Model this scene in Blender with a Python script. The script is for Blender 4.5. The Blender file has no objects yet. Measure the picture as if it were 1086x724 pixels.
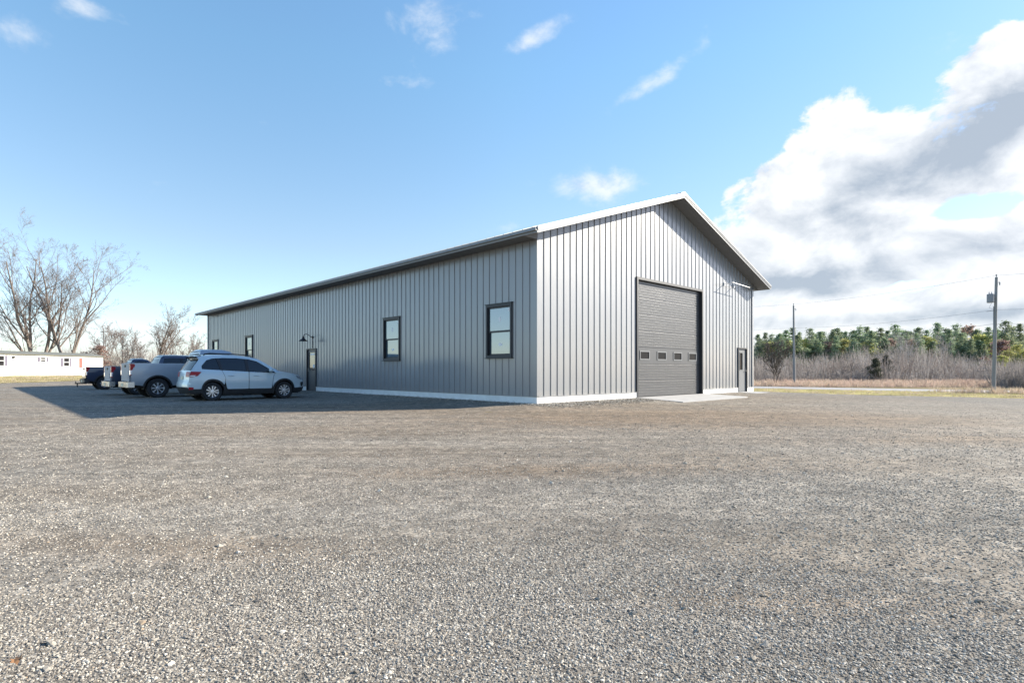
import bpy, bmesh, math, random
import numpy as np
from mathutils import Vector, Matrix
from mathutils.geometry import tessellate_polygon
R = math.radians
PI = math.pi
random.seed(7)
rng = np.random.default_rng(11)
scene = bpy.context.scene
col = scene.collection

# ------------------------------------------------------------------ frame of the place
CAM_Z = 1.0
F = 599.0; CX = 543.0; HY = 393.0        # focal length and horizon measured on the photograph (pixels)
ANG = math.atan2(.691, .723)
CU = Vector((.723, .691)); CV = Vector((-.691, .722))
C0 = Vector((.765, 17.3))
def uv(u, v): p = C0 + CU * u + CV * v; return (p.x, p.y)
def X(px, Y): return (px - CX) / F * Y
def sm(a, b, t):
    t = min(1, max(0, (t - a) / (b - a))); return t * t * (3 - 2 * t)
def road_c(x, y): return (x - 33) * .631 + (y - 68) * .777
def g(x, y):
    """ground height"""
    dx, dy = x - C0.x, y - C0.y
    u = dx * CU.x + dy * CU.y; v = dx * CV.x + dy * CV.y
    du = max(-u, u - 15.4, 0); dv = max(-v, v - 33.4, 0)
    d = math.hypot(du, dv)
    h = -.025 - .105 * sm(.2, 2.6, d)
    c = road_c(x, y)
    h -= .97 * sm(-70, -15, c) * sm(-2, 12, x) * sm(1.5, 15, d)
    h += .47 * sm(46, 74, y) * sm(20, 42, -x)
    return h

# ------------------------------------------------------------------ materials
MATS = {}
DIM = {}
def dm(c, f=.74): return tuple(q*f for q in c)
def nt(name):
    m = bpy.data.materials.new(name); m.use_nodes = True
    t = m.node_tree; p = t.nodes['Principled BSDF']
    MATS[name] = m
    return m, t, p
def N(t, typ, **kw):
    n = t.nodes.new(typ)
    for k, v in kw.items():
        if k.startswith('_'): setattr(n, k[1:], v)
        else:
            try: n.inputs[k].default_value = v
            except Exception: n.inputs[int(k)].default_value = v
    return n
def ramp(t, stops, fac=None, interp='LINEAR'):
    r = t.nodes.new('ShaderNodeValToRGB'); r.color_ramp.interpolation = interp
    e = r.color_ramp.elements
    while len(e) < len(stops): e.new(.5)
    for q, (p, c) in zip(e, stops):
        q.position = p; q.color = c if len(c) == 4 else (*c, 1)
    if fac is not None: t.links.new(fac, r.inputs[0])
    return r
def mixc(t, a, b, fac, mode='MIX'):
    m = t.nodes.new('ShaderNodeMix'); m.data_type = 'RGBA'; m.blend_type = mode
    for s, val in ((6, a), (7, b), (0, fac)):
        if hasattr(val, 'links'): t.links.new(val, m.inputs[s])
        else: m.inputs[s].default_value = val if s == 0 else (*val, 1)
    return m.outputs[2]
def coords(t, scale=(1, 1, 1), kind='Object', rot=(0, 0, 0)):
    tc = t.nodes.new('ShaderNodeTexCoord'); mp = t.nodes.new('ShaderNodeMapping')
    mp.inputs['Scale'].default_value = scale; mp.inputs['Rotation'].default_value = rot
    t.links.new(tc.outputs[kind], mp.inputs['Vector']); return mp.outputs[0]
def noise(t, vec, scale, detail=4, rough=.55):
    n = N(t, 'ShaderNodeTexNoise', Scale=scale, Detail=detail, Roughness=rough)
    t.links.new(vec, n.inputs['Vector']); return n.outputs['Fac']
def plain(name, c, rough=.6, metal=0, spec=.5, var=.12, scale=6, bump=0, bscale=60, coat=0, stretch=(1, 1, 1)):
    """a colour with soft mottling, so that nothing is perfectly flat"""
    m, t, p = nt(name)
    v = coords(t, stretch)
    f = noise(t, v, scale, 5, .6)
    lo = tuple(x * (1 - var) for x in c); hi = tuple(min(1, x * (1 + var)) for x in c)
    r = ramp(t, [(.3, lo), (.7, hi)], f)
    t.links.new(r.outputs[0], p.inputs['Base Color'])
    p.inputs['Roughness'].default_value = rough; p.inputs['Metallic'].default_value = metal
    p.inputs['Specular IOR Level'].default_value = spec
    if coat:
        p.inputs['Coat Weight'].default_value = coat; p.inputs['Coat Roughness'].default_value = .06
    if bump:
        b = N(t, 'ShaderNodeBump', Strength=bump, Distance=.02)
        t.links.new(noise(t, v, bscale, 4), b.inputs['Height']); t.links.new(b.outputs[0], p.inputs['Normal'])
    return m
def siding(name, c, rough=.42, coat=0):
    m, t, p = nt(name)
    v = coords(t)
    f1 = noise(t, v, .7, 3); f2 = noise(t, coords(t, (3, 3, .25)), 2.2, 4)
    base = mixc(t, tuple(x * .95 for x in c), tuple(x * 1.05 for x in c), f1)
    base = mixc(t, base, tuple(x * .9 for x in c), ramp(t, [(.5, (0, 0, 0)), (.8, (.6, .6, .6))], f2).outputs[0])
    t.links.new(base, p.inputs['Base Color'])
    p.inputs['Roughness'].default_value = rough; p.inputs['Specular IOR Level'].default_value = .6
    p.inputs['Metallic'].default_value = .0; p.inputs['Coat Weight'].default_value = coat; p.inputs['Coat Roughness'].default_value = .16; p.inputs['Coat IOR'].default_value = 1.75
    b = N(t, 'ShaderNodeBump', Strength=.30, Distance=.02)
    t.links.new(noise(t, coords(t, (1, 1, .35)), 2.6, 2), b.inputs['Height']); t.links.new(b.outputs[0], p.inputs['Normal'])
    return m
def glass(name, tint, refl=.4, rough=.02, trans=.0, gain=.5, spec=.5):
    m, t, p = nt(name)
    p.inputs['Base Color'].default_value = (*tint, 1); p.inputs['Roughness'].default_value = .08; p.inputs['Specular IOR Level'].default_value = spec
    gl = N(t, 'ShaderNodeBsdfGlossy', Roughness=rough); gl.inputs['Color'].default_value = (.93, .97, 1, 1)
    fr = N(t, 'ShaderNodeLayerWeight', Blend=.35)
    mr = N(t, 'ShaderNodeMapRange'); mr.inputs['To Min'].default_value = refl; mr.inputs['To Max'].default_value = min(1, refl + gain)
    t.links.new(fr.outputs['Fresnel'], mr.inputs['Value'])
    mx = t.nodes.new('ShaderNodeMixShader'); t.links.new(mr.outputs[0], mx.inputs[0])
    src = p.outputs[0]
    if trans:
        tr = t.nodes.new('ShaderNodeBsdfTransparent'); tr.inputs[0].default_value = (.7, .82, .8, 1)
        m2 = t.nodes.new('ShaderNodeMixShader'); m2.inputs[0].default_value = trans
        t.links.new(p.outputs[0], m2.inputs[1]); t.links.new(tr.outputs[0], m2.inputs[2]); src = m2.outputs[0]
    t.links.new(src, mx.inputs[1]); t.links.new(gl.outputs[0], mx.inputs[2])
    t.links.new(mx.outputs[0], t.nodes['Material Output'].inputs['Surface'])
    bp = N(t, 'ShaderNodeBump', Strength=.03, Distance=.01)
    t.links.new(noise(t, coords(t), 1.7, 1), bp.inputs['Height']); t.links.new(bp.outputs[0], gl.inputs['Normal'])
    return m
def paint(name, c, metal=.35):
    m, t, p = nt(name)
    f = noise(t, coords(t, (1, 1, 2.5)), 1.6, 4)
    base = mixc(t, c, tuple(x * .9 for x in c), f)
    t.links.new(base, p.inputs['Base Color'])
    p.inputs['Metallic'].default_value = metal; p.inputs['Roughness'].default_value = .34
    p.inputs['Coat Weight'].default_value = .8; p.inputs['Coat Roughness'].default_value = .05
    return m

WORN = ((4.5, 13.5, 8, 3.2, .10, 1.0), (.3, 6.3, 2.6, .55, .05, .8), (-8, 17, 7, 2.2, .0, .7), (9, 9.5, 5, .9, .1, .6), (-2.2, 3.6, 1.6, .35, -.15, .6), (1.5, 2.7, 1.2, .25, -.1, .6), (14, 24, 9, 3, .2, .5))     # packed dirt: x, y, half-widths, slope, strength
def gravel_mat():
    m, t, p = nt('gravel')
    tc = t.nodes.new('ShaderNodeTexCoord'); v = tc.outputs['Object']
    # two sizes of stone
    vo = N(t, 'ShaderNodeTexVoronoi', Scale=90.0, Randomness=1.0); t.links.new(v, vo.inputs['Vector'])
    vb = N(t, 'ShaderNodeTexVoronoi', Scale=34.0, Randomness=1.0); t.links.new(v, vb.inputs['Vector'])
    sep = t.nodes.new('ShaderNodeSeparateColor'); t.links.new(vo.outputs['Color'], sep.inputs[0])
    sepb = t.nodes.new('ShaderNodeSeparateColor'); t.links.new(vb.outputs['Color'], sepb.inputs[0])
    stone = ramp(t, [(0, (.13, .125, .12)), (.35, (.235, .225, .21)), (.7, (.34, .325, .305)), (1, (.52, .505, .48))], sep.outputs[0]).outputs[0]
    big = ramp(t, [(0, (.16, .155, .15)), (.5, (.285, .272, .255)), (1, (.45, .435, .41))], sepb.outputs[1]).outputs[0]
    col_ = mixc(t, stone, big, .4)
    vc = N(t, 'ShaderNodeTexVoronoi', Scale=11.0, Randomness=1.0); t.links.new(v, vc.inputs['Vector'])
    sepc = t.nodes.new('ShaderNodeSeparateColor'); t.links.new(vc.outputs['Color'], sepc.inputs[0])
    vd = N(t, 'ShaderNodeTexVoronoi', Scale=5.0, Randomness=1.0); t.links.new(v, vd.inputs['Vector'])
    sepd = t.nodes.new('ShaderNodeSeparateColor'); t.links.new(vd.outputs['Color'], sepd.inputs[0])
    grain = mixc(t, ramp(t, [(0, (.66, .66, .66)), (.6, (1, 1, 1)), (1, (1.36, 1.36, 1.36))], sepc.outputs[0]).outputs[0], ramp(t, [(0, (.82, .82, .82)), (1, (1.2, 1.2, 1.2))], sepd.outputs[1]).outputs[0], 1.0, 'MULTIPLY')
    # trampled dirt: long streaks and broad patches, brown and fine
    n1 = noise(t, coords(t, (.055, .26, 1), rot=(0, 0, .12)), 2.0, 6, .58)
    n2 = noise(t, coords(t, (.05, .09, 1), rot=(0, 0, -.35)), 1.7, 4, .6)
    n3 = noise(t, coords(t, (.35, 1.0, 1), rot=(0, 0, .1)), 1.4, 5, .65)
    a = N(t, 'ShaderNodeMath', _operation='MULTIPLY'); t.links.new(n1, a.inputs[0]); t.links.new(n2, a.inputs[1])
    dmk = ramp(t, [(.19, (0, 0, 0)), (.31, (.9, .9, .9))], a.outputs[0]).outputs[0]
    dirt = mixc(t, (.20, .165, .13), (.29, .25, .21), n3)
    dirt = mixc(t, dirt, stone, .3)
    sp3 = t.nodes.new('ShaderNodeSeparateXYZ'); t.links.new(v, sp3.inputs[0])
    def mth(op, *q):
        n = t.nodes.new('ShaderNodeMath'); n.operation = op
        for k, e in enumerate(q):
            if hasattr(e, 'links'): t.links.new(e, n.inputs[k])
            else: n.inputs[k].default_value = e
        return n.outputs[0]
    worn = None
    for (x0, y0, ax, ay, sl, am) in WORN:
        p_ = mth('MULTIPLY', mth('SUBTRACT', sp3.outputs[0], x0), 1/ax)
        q_ = mth('MULTIPLY', mth('SUBTRACT', mth('SUBTRACT', sp3.outputs[1], y0), mth('MULTIPLY', mth('SUBTRACT', sp3.outputs[0], x0), sl)), 1/ay)
        e_ = mth('MULTIPLY', mth('EXPONENT', mth('MULTIPLY', mth('ADD', mth('MULTIPLY', p_, p_), mth('MULTIPLY', q_, q_)), -1.0)), am)
        worn = e_ if worn is None else mth('ADD', worn, e_)
    gq = mth('ADD', mth('POWER', mth('MULTIPLY', mth('SUBTRACT', sp3.outputs[0], 30), 1/20), 2.0), mth('POWER', mth('MULTIPLY', mth('SUBTRACT', sp3.outputs[1], 30), 1/17), 2.0))
    greyer = mth('MULTIPLY', mth('EXPONENT', mth('MULTIPLY', gq, -1.0)), mth('ADD', mth('MULTIPLY', n1, 1.1), .2))  # broad ellipse where the gravel turns darker and greyer, broken by noise
    worn = mth('MULTIPLY', worn, mth('ADD', mth('MULTIPLY', n3, 1.5), .15))
    col2 = mixc(t, col_, dirt, dmk)
    col2 = mixc(t, col2, mixc(t, (.20, .155, .115), (.29, .235, .185), n3), ramp(t, [(.1, (0, 0, 0)), (.75, (.9, .9, .9))], worn).outputs[0])
    col2 = mixc(t, col2, mixc(t, (.165, .165, .162), stone, .3), ramp(t, [(.05, (0, 0, 0)), (.6, (.95, .95, .95))], greyer).outputs[0])
    lum = ramp(t, [(.3, (.84, .84, .84)), (.68, (1.1, 1.1, 1.09))], n3).outputs[0]
    trk = noise(t, coords(t, (.045, 1.15, 1), rot=(0, 0, .09)), 2.4, 4, .6)
    lum = mixc(t, lum, ramp(t, [(.34, (.86, .855, .845)), (.62, (1.09, 1.09, 1.09))], trk).outputs[0], 1.0, 'MULTIPLY')
    fin = mixc(t, col2, lum, 1.0, 'MULTIPLY')
    fin = mixc(t, fin, mixc(t, fin, grain, 1.0, 'MULTIPLY'), .75)
    n4 = noise(t, v, 4.5, 4, .7)
    fin = mixc(t, fin, ramp(t, [(.35, (.84, .84, .85)), (.65, (1.1, 1.1, 1.1))], n4).outputs[0], 1.0, 'MULTIPLY')
    fin = mixc(t, fin, (.84, .775, .67), 1.0, 'MULTIPLY')
    t.links.new(fin, p.inputs['Base Color'])
    p.inputs['Roughness'].default_value = .9; p.inputs['Specular IOR Level'].default_value = .25
    h1 = N(t, 'ShaderNodeMath', _operation='MULTIPLY_ADD'); t.links.new(vb.outputs['Distance'], h1.inputs[0]); h1.inputs[1].default_value = -.55
    t.links.new(sep.outputs[1], h1.inputs[2])
    b = N(t, 'ShaderNodeBump', Strength=.6, Distance=.012); t.links.new(h1.outputs[0], b.inputs['Height'])
    b2 = N(t, 'ShaderNodeBump', Strength=.22, Distance=.03); t.links.new(n4, b2.inputs['Height']); t.links.new(b.outputs[0], b2.inputs['Normal'])
    b3 = N(t, 'ShaderNodeBump', Strength=.35, Distance=.07); t.links.new(trk, b3.inputs['Height']); t.links.new(b2.outputs[0], b3.inputs['Normal'])
    t.links.new(b3.outputs[0], p.inputs['Normal'])
    return m
def stone_mat():
    m, t, p = nt('stone')
    oi = t.nodes.new('ShaderNodeObjectInfo')
    r = ramp(t, [(0, (.11, .105, .105)), (.3, (.21, .20, .19)), (.62, (.32, .31, .295)), (.86, (.45, .44, .42)), (.97, (.62, .61, .59)), (1, (.36, .29, .22))], oi.outputs['Random'])
    f = noise(t, coords(t), 3.0, 3)
    fin = mixc(t, r.outputs[0], ramp(t, [(.3, (.8, .8, .8)), (.7, (1.1, 1.1, 1.1))], f).outputs[0], 1.0, 'MULTIPLY')
    fin = mixc(t, fin, (1.06, .98, .845), 1.0, 'MULTIPLY')
    t.links.new(fin, p.inputs['Base Color']); p.inputs['Roughness'].default_value = .85
    p.inputs['Specular IOR Level'].default_value = .3
    return m
def grass_mat(name, stops, scale=1.2, stretch=(1, 1, 1)):
    m, t, p = nt(name)
    v = coords(t, stretch)
    f = noise(t, v, scale, 8, .72); f2 = noise(t, coords(t), 14, 4, .7)
    c = ramp(t, stops, f).outputs[0]
    c = mixc(t, c, ramp(t, [(.3, (.7, .7, .7)), (.7, (1.15, 1.15, 1.15))], f2).outputs[0], 1.0, 'MULTIPLY')
    t.links.new(c, p.inputs['Base Color']); p.inputs['Roughness'].default_value = .95; p.inputs['Specular IOR Level'].default_value = .1
    b = N(t, 'ShaderNodeBump', Strength=.7, Distance=.08); t.links.new(f2, b.inputs['Height']); t.links.new(b.outputs[0], p.inputs['Normal'])
    return m
def leafy(name, stops, trans=.25, scale=.9):
    """foliage: light and dark clumps by noise and by leaf"""
    m, t, p = nt(name)
    geo = t.nodes.new('ShaderNodeNewGeometry')
    f = noise(t, coords(t), scale, 3)
    a = N(t, 'ShaderNodeMath', _operation='MULTIPLY_ADD'); t.links.new(geo.outputs['Random Per Island'], a.inputs[0]); a.inputs[1].default_value = .5
    t.links.new(f, a.inputs[2])
    c = ramp(t, stops, a.outputs[0]).outputs[0]
    oi = t.nodes.new('ShaderNodeObjectInfo')
    hs = N(t, 'ShaderNodeHueSaturation'); t.links.new(c, hs.inputs['Color'])
    mr = N(t, 'ShaderNodeMapRange'); mr.inputs['To Min'].default_value = .85; mr.inputs['To Max'].default_value = 1.25
    t.links.new(oi.outputs['Random'], mr.inputs['Value']); t.links.new(mr.outputs[0], hs.inputs['Value'])
    mr2 = N(t, 'ShaderNodeMapRange'); mr2.inputs['To Min'].default_value = .475; mr2.inputs['To Max'].default_value = .52
    t.links.new(oi.outputs['Random'], mr2.inputs['Value']); t.links.new(mr2.outputs[0], hs.inputs['Hue'])
    t.links.new(hs.outputs[0], p.inputs['Base Color']); p.inputs['Roughness'].default_value = .7; p.inputs['Specular IOR Level'].default_value = .2
    tl = t.nodes.new('ShaderNodeBsdfTranslucent'); t.links.new(hs.outputs[0], tl.inputs[0])
    mx = t.nodes.new('ShaderNodeMixShader'); mx.inputs[0].default_value = trans
    t.links.new(p.outputs[0], mx.inputs[1]); t.links.new(tl.outputs[0], mx.inputs[2])
    t.links.new(mx.outputs[0], t.nodes['Material Output'].inputs['Surface'])
    return m

M_GRAVEL = gravel_mat(); M_STONE = stone_mat()
M_FIELD = grass_mat('dry_grass', [(p_, dm(c_)) for p_, c_ in [(.3, (.10, .085, .04)), (.5, (.27, .21, .10)), (.7, (.40, .33, .17))]])
M_LAWN = grass_mat('tan_lawn', [(p_, dm(c_)) for p_, c_ in [(.3, (.22, .19, .07)), (.5, (.38, .31, .13)), (.72, (.5, .41, .2))]], .8)
M_VERGE = grass_mat('verge_grass', [(p_, dm(c_, 1.25)) for p_, c_ in [(.3, (.15, .125, .05)), (.5, (.31, .265, .10)), (.7, (.42, .36, .16))]], .5)
M_ROAD = plain('asphalt', dm((.40, .385, .365)), .85, var=.15, scale=3, bump=.3, bscale=80)
M_LINE = plain('road_paint', (.62, .5, .12), .7)
M_WHITEPAINT = plain('white_road_paint', (.7, .7, .68), .7)
M_CONC = plain('concrete', dm((.52, .51, .49)), .85, var=.1, scale=2.5, bump=.15, bscale=40)
M_FOUND = plain('foundation_board', (.74, .75, .74), .7, var=.07, scale=4, bump=.15, bscale=30)
def mud(m, z0, z1, c):
    t = m.node_tree; p = t.nodes['Principled BSDF']; src = p.inputs['Base Color'].links[0].from_socket
    sp = t.nodes.new('ShaderNodeSeparateXYZ'); tc = t.nodes.new('ShaderNodeTexCoord'); t.links.new(tc.outputs['Object'], sp.inputs[0])
    mr = N(t, 'ShaderNodeMapRange'); mr.inputs['From Min'].default_value = z0; mr.inputs['From Max'].default_value = z1; mr.inputs['To Min'].default_value = 1; mr.inputs['To Max'].default_value = 0
    t.links.new(sp.outputs[2], mr.inputs['Value'])
    a = N(t, 'ShaderNodeMath', _operation='MULTIPLY'); t.links.new(mr.outputs[0], a.inputs[0]); t.links.new(noise(t, coords(t, (1, 1, 1.6)), 5.0, 6, .7), a.inputs[1])
    t.links.new(mixc(t, src, c, ramp(t, [(.28, (0, 0, 0)), (.6, (.85, .85, .85))], a.outputs[0]).outputs[0]), p.inputs['Base Color'])
mud(M_FOUND, -.06, .16, (.34, .30, .25))
M_SIDE = siding('grey_siding', dm((.285, .297, .312)), coat=.52)
M_DGLASS = glass('side_door_glass', (.11, .09, .075), .03, gain=.08)
M_TRIM = siding('light_trim', dm((.36, .37, .38)), .45)
mud(M_SIDE, .15, .75, (.27, .26, .245))
M_ROOF = siding('roof_metal', dm((.20, .21, .22)), .4)
M_DARK = plain('dark_trim', (.022, .025, .030), .45, var=.1)
M_SOFFIT = plain('soffit', dm((.20, .205, .21)), .6, var=.06)
M_EAVE = plain('eave_trim', (.23, .245, .26), .45, var=.06)
M_ODOOR = siding('overhead_door_panel', dm((.085, .089, .096)), .36)
M_DOORG = plain('door_grey', dm((.20, .21, .22)), .45, var=.05)
M_DOORD = plain('door_charcoal', (.06, .066, .075), .4, var=.08)
M_PANE = glass('window_pane', (.045, .085, .11), .06, gain=.10)
M_PANED = glass('door_glass', (.022, .022, .024), .0, rough=.3, gain=.01, spec=.02)
M_STICK = plain('sticker', (.8, .8, .8), .5, var=.03)
M_WHITEM = plain('white_metal', (.8, .8, .8), .4, var=.03)
M_BLACK = plain('black_plastic', (.018, .019, .021), .5, var=.2)
M_RUB = plain('tyre_rubber', (.022, .022, .023), .85, var=.25, scale=12)
M_CHROME = plain('chrome', (.55, .56, .57), .25, 1.0, var=.05)
M_RIM = plain('rim_silver', (.68, .69, .70), .28, .75, var=.04)
M_RIMD = plain('rim_dark', (.03, .03, .032), .45)
M_RED = plain('taillight_red', (.36, .006, .014), .3, coat=.15, spec=.3, var=.1)
M_CLEAR = plain('lamp_clear', (.75, .74, .74), .12, coat=1, var=.06)
M_HEAD = plain('headlight', (.25, .27, .3), .1, coat=1, var=.3)
M_CGL = glass('car_glass', (.008, .014, .018), .02, .02, .0, gain=.12, spec=.2)
M_CGLT = glass('car_glass_clear', (.015, .022, .024), .03, .02, .35, gain=.14, spec=.2)
M_SEAT = plain('seat_cloth', (.05, .05, .055), .9)
M_PSUV = paint('silver_white_paint', (.54, .65, .685), .12)
M_PRAM = paint('silver_paint', (.34, .385, .43), .4)
M_PNAVY = paint('navy_paint', (.022, .035, .075), .3)
M_PSLATE = paint('slate_paint', (.03, .045, .08), .3)
M_PWHITE = paint('pale_tailgate', (.40, .385, .40), .15)
M_GATE = plain('silver_tailgate', (.33, .345, .37), .5, var=.12)
M_PWHITE = plain('pale_tailgate_matt', (.38, .365, .38), .55, var=.15)
M_PLATE = plain('plate', (.7, .68, .5), .5)
M_BARK = plain('bark', dm((.27, .225, .195)), .95, var=.35, scale=3, bump=.4, bscale=8, stretch=(3, 3, .6))
M_TWIG = plain('twig', dm((.28, .23, .205)), .95, var=.2, scale=1)
M_BRUSH = plain('brush', dm((.41, .36, .325)), .95, var=.35, scale=.25)
M_BRUSH2 = plain('brush_pale', dm((.57, .51, .465)), .95, var=.25, scale=.3)
M_BRUSH3 = plain('brush_russet', (.26, .205, .18), .95, var=.3, scale=.3)
M_BIRCH = plain('pale_bark', dm((.55, .52, .48)), .9, var=.2, scale=2)
M_PINE = leafy('pine_needles', [(p_, dm(c_, 1.45)) for p_, c_ in [(.25, (.06, .095, .06)), (.6, (.13, .18, .11)), (1, (.25, .28, .17))]], .4)
M_OLIVE = leafy('olive_leaves', [(p_, dm(c_, 1.45)) for p_, c_ in [(.25, (.10, .12, .04)), (.6, (.20, .215, .075)), (1, (.32, .30, .12))]], .4)
M_RUST = leafy('rust_leaves', [(p_, dm(c_, 1.45)) for p_, c_ in [(.25, (.14, .09, .07)), (.6, (.21, .15, .12)), (1, (.28, .21, .17))]], .4)
M_CEDAR = leafy('cedar_needles', [(p_, dm(c_, 1.45)) for p_, c_ in [(.25, (.02, .02, .014)), (.6, (.035, .036, .024)), (1, (.06, .06, .04))]])
M_TAN = plain('dry_stalks', dm((.74, .58, .44)), .95, var=.3, scale=.8)
M_TAN2 = plain('russet_stalks', dm((.70, .50, .40)), .95, var=.3, scale=.5)
M_YEL = plain('yellow_grass', dm((.64, .56, .27)), .95, var=.35, scale=.6)
M_POLE = plain('pole_wood', dm((.33, .33, .33)), .85, var=.15, scale=2, stretch=(4, 4, .3), bump=.3, bscale=10)
M_WIRE = plain('wire', (.06, .06, .065), .6)
M_TRANS = plain('transformer_grey', (.22, .235, .26), .5)
M_MH = siding('white_vinyl', (.80, .79, .75), .55)
M_MHROOF = plain('shingle_grey', dm((.19, .195, .17)), .9, var=.2, scale=5)
M_SHUT = plain('shutter_dark', (.13, .12, .16), .7)
M_REDP = plain('red_panel', (.45, .09, .07), .6)
M_SKIRT = plain('skirting', (.72, .70, .64), .7, var=.06)
M_LEAF = plain('fallen_leaf', (.26, .13, .055), .8, var=.2)

# ------------------------------------------------------------------ mesh helpers
class MB:
    def __init__(s): s.v = []; s.f = []; s.m = []
    def quad(s, a, b, c, d, m=0):
        i = len(s.v); s.v += [tuple(a), tuple(b), tuple(c), tuple(d)]; s.f.append((i, i+1, i+2, i+3)); s.m.append(m)
    def poly(s, pts, m=0):
        i = len(s.v); s.v += [tuple(p) for p in pts]; s.f.append(tuple(range(i, i+len(pts)))); s.m.append(m)
    def prism(s, pts, off, m=0):
        """polygon pts extruded by vector off"""
        n = len(pts); i = len(s.v); off = Vector(off)
        s.v += [tuple(p) for p in pts] + [tuple(Vector(p) + off) for p in pts]
        s.f.append(tuple(range(i+n-1, i-1, -1))); s.f.append(tuple(range(i+n, i+2*n)))
        s.m += [m, m]
        for k in range(n):
            l = (k+1) % n; s.f.append((i+k, i+l, i+n+l, i+n+k)); s.m.append(m)
    def box(s, x0, x1, y0, y1, z0, z1, m=0, ch=0):
        if ch:
            p = [(x0+ch, z0), (x1-ch, z0), (x1, z0+ch), (x1, z1-ch), (x1-ch, z1), (x0+ch, z1), (x0, z1-ch), (x0, z0+ch)]
            s.prism([(a, y0, b) for a, b in p], (0, y1-y0, 0), m)
        else:
            s.prism([(x0, y0, z0), (x1, y0, z0), (x1, y0, z1), (x0, y0, z1)], (0, y1-y0, 0), m)
    def tube(s, pts, r, n=8, m=0, cap=True):
        pts = [Vector(p) for p in pts]
        rr = r if isinstance(r, (list, tuple)) else [r]*len(pts)
        rings = []
        for k, p in enumerate(pts):
            d = (pts[min(k+1, len(pts)-1)] - pts[max(k-1, 0)]).normalized()
            a = d.orthogonal().normalized() if k == 0 else (rings_a - d*rings_a.dot(d)).normalized()
            rings_a = a; b = d.cross(a)
            i = len(s.v)
            s.v += [tuple(p + (a*math.cos(2*PI*j/n) + b*math.sin(2*PI*j/n))*rr[k]) for j in range(n)]
            rings.append(i)
        for k in range(len(rings)-1):
            for j in range(n):
                l = (j+1) % n
                s.f.append((rings[k]+j, rings[k]+l, rings[k+1]+l, rings[k+1]+j)); s.m.append(m)
        if cap:
            s.f.append(tuple(rings[0]+j for j in range(n-1, -1, -1))); s.m.append(m)
            s.f.append(tuple(rings[-1]+j for j in range(n))); s.m.append(m)
    def lathe(s, prof, c=(0, 0, 0), axis='z', n=24, m=0):
        """prof = [(radius, height)]"""
        c = Vector(c); rings = []
        for r, h in prof:
            i = len(s.v)
            for j in range(n):
                a = 2*PI*j/n; x, y = r*math.cos(a), r*math.sin(a)
                s.v.append(tuple(c + Vector((x, y, h) if axis == 'z' else ((x, h, y) if axis == 'y' else (h, x, y)))))
            rings.append(i)
        for k in range(len(rings)-1):
            for j in range(n):
                l = (j+1) % n
                s.f.append((rings[k]+j, rings[k]+l, rings[k+1]+l, rings[k+1]+j)); s.m.append(m)
    def build(s, name, mats, parent=None, smooth=False, loc=None, angle=None):
        me = bpy.data.meshes.new(name); me.from_pydata(s.v, [], s.f)
        for q in (mats if isinstance(mats, (list, tuple)) else [mats]): me.materials.append(q)
        me.polygons.foreach_set('material_index', s.m)
        if smooth: me.polygons.foreach_set('use_smooth', [True]*len(s.f))
        me.update()
        o = bpy.data.objects.new(name, me); col.objects.link(o)
        if smooth and angle: 
            bm = bmesh.new(); bm.from_mesh(me); bmesh.ops.remove_doubles(bm, verts=bm.verts, dist=1e-4)
            bmesh.ops.recalc_face_normals(bm, faces=bm.faces); bm.to_mesh(me); bm.free()
            me.polygons.foreach_set('use_smooth', [True]*len(me.polygons))
            me.set_sharp_from_angle(angle=R(angle))
        if parent: o.parent = parent
        if loc: o.location = loc
        return o
def npmesh(name, V, Fq, mats, parent=None, midx=None):
    me = bpy.data.meshes.new(name)
    V = np.asarray(V, dtype=np.float32); Fq = np.asarray(Fq, dtype=np.int32)
    k = Fq.shape[1]; n = len(Fq)
    me.vertices.add(len(V)); me.vertices.foreach_set('co', V.ravel())
    me.loops.add(n*k); me.loops.foreach_set('vertex_index', Fq.ravel())
    me.polygons.add(n); me.polygons.foreach_set('loop_start', np.arange(n, dtype=np.int32)*k)
    for q in (mats if isinstance(mats, (list, tuple)) else [mats]): me.materials.append(q)
    if midx is not None: me.polygons.foreach_set('material_index', np.asarray(midx, dtype=np.int32))
    me.update(calc_edges=True); me.validate()
    o = bpy.data.objects.new(name, me); col.objects.link(o)
    if parent: o.parent = parent
    return o
def seg_tubes(P0, P1, R0, R1, n=3):
    """many thin tapered sticks at once"""
    P0, P1 = np.asarray(P0, float), np.asarray(P1, float); R0, R1 = np.asarray(R0, float), np.asarray(R1, float)
    d = P1-P0; L = np.linalg.norm(d, axis=1, keepdims=True); d = d/np.maximum(L, 1e-6)
    ref = np.where(np.abs(d[:, 2:3]) < .9, np.array([[0, 0, 1.]]), np.array([[1., 0, 0]]))
    a = np.cross(d, ref); a /= np.linalg.norm(a, axis=1, keepdims=True); b = np.cross(d, a)
    m = len(P0); V = np.empty((m, 2*n, 3))
    for j in range(n):
        q = a*math.cos(2*PI*j/n) + b*math.sin(2*PI*j/n)
        V[:, j] = P0 + q*R0[:, None]; V[:, n+j] = P1 + q*R1[:, None]
    base = (np.arange(m)*2*n)[:, None]
    Fq = np.concatenate([base + np.array([[j, (j+1) % n, n+(j+1) % n, n+j]]) for j in range(n)], 0)
    return V.reshape(-1, 3), Fq
def tag(o, label=None, cat=None, group=None, kind=None):
    if label: o['label'] = label
    if cat: o['category'] = cat
    if group: o['group'] = group
    if kind: o['kind'] = kind
    return o
def empty(name, loc=(0, 0, 0), rz=0, label=None, cat=None, group=None):
    o = bpy.data.objects.new(name, None); col.objects.link(o)
    o.location = loc; o.rotation_euler = (0, 0, rz); o.empty_display_size = .3
    return tag(o, label, cat, group)
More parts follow.
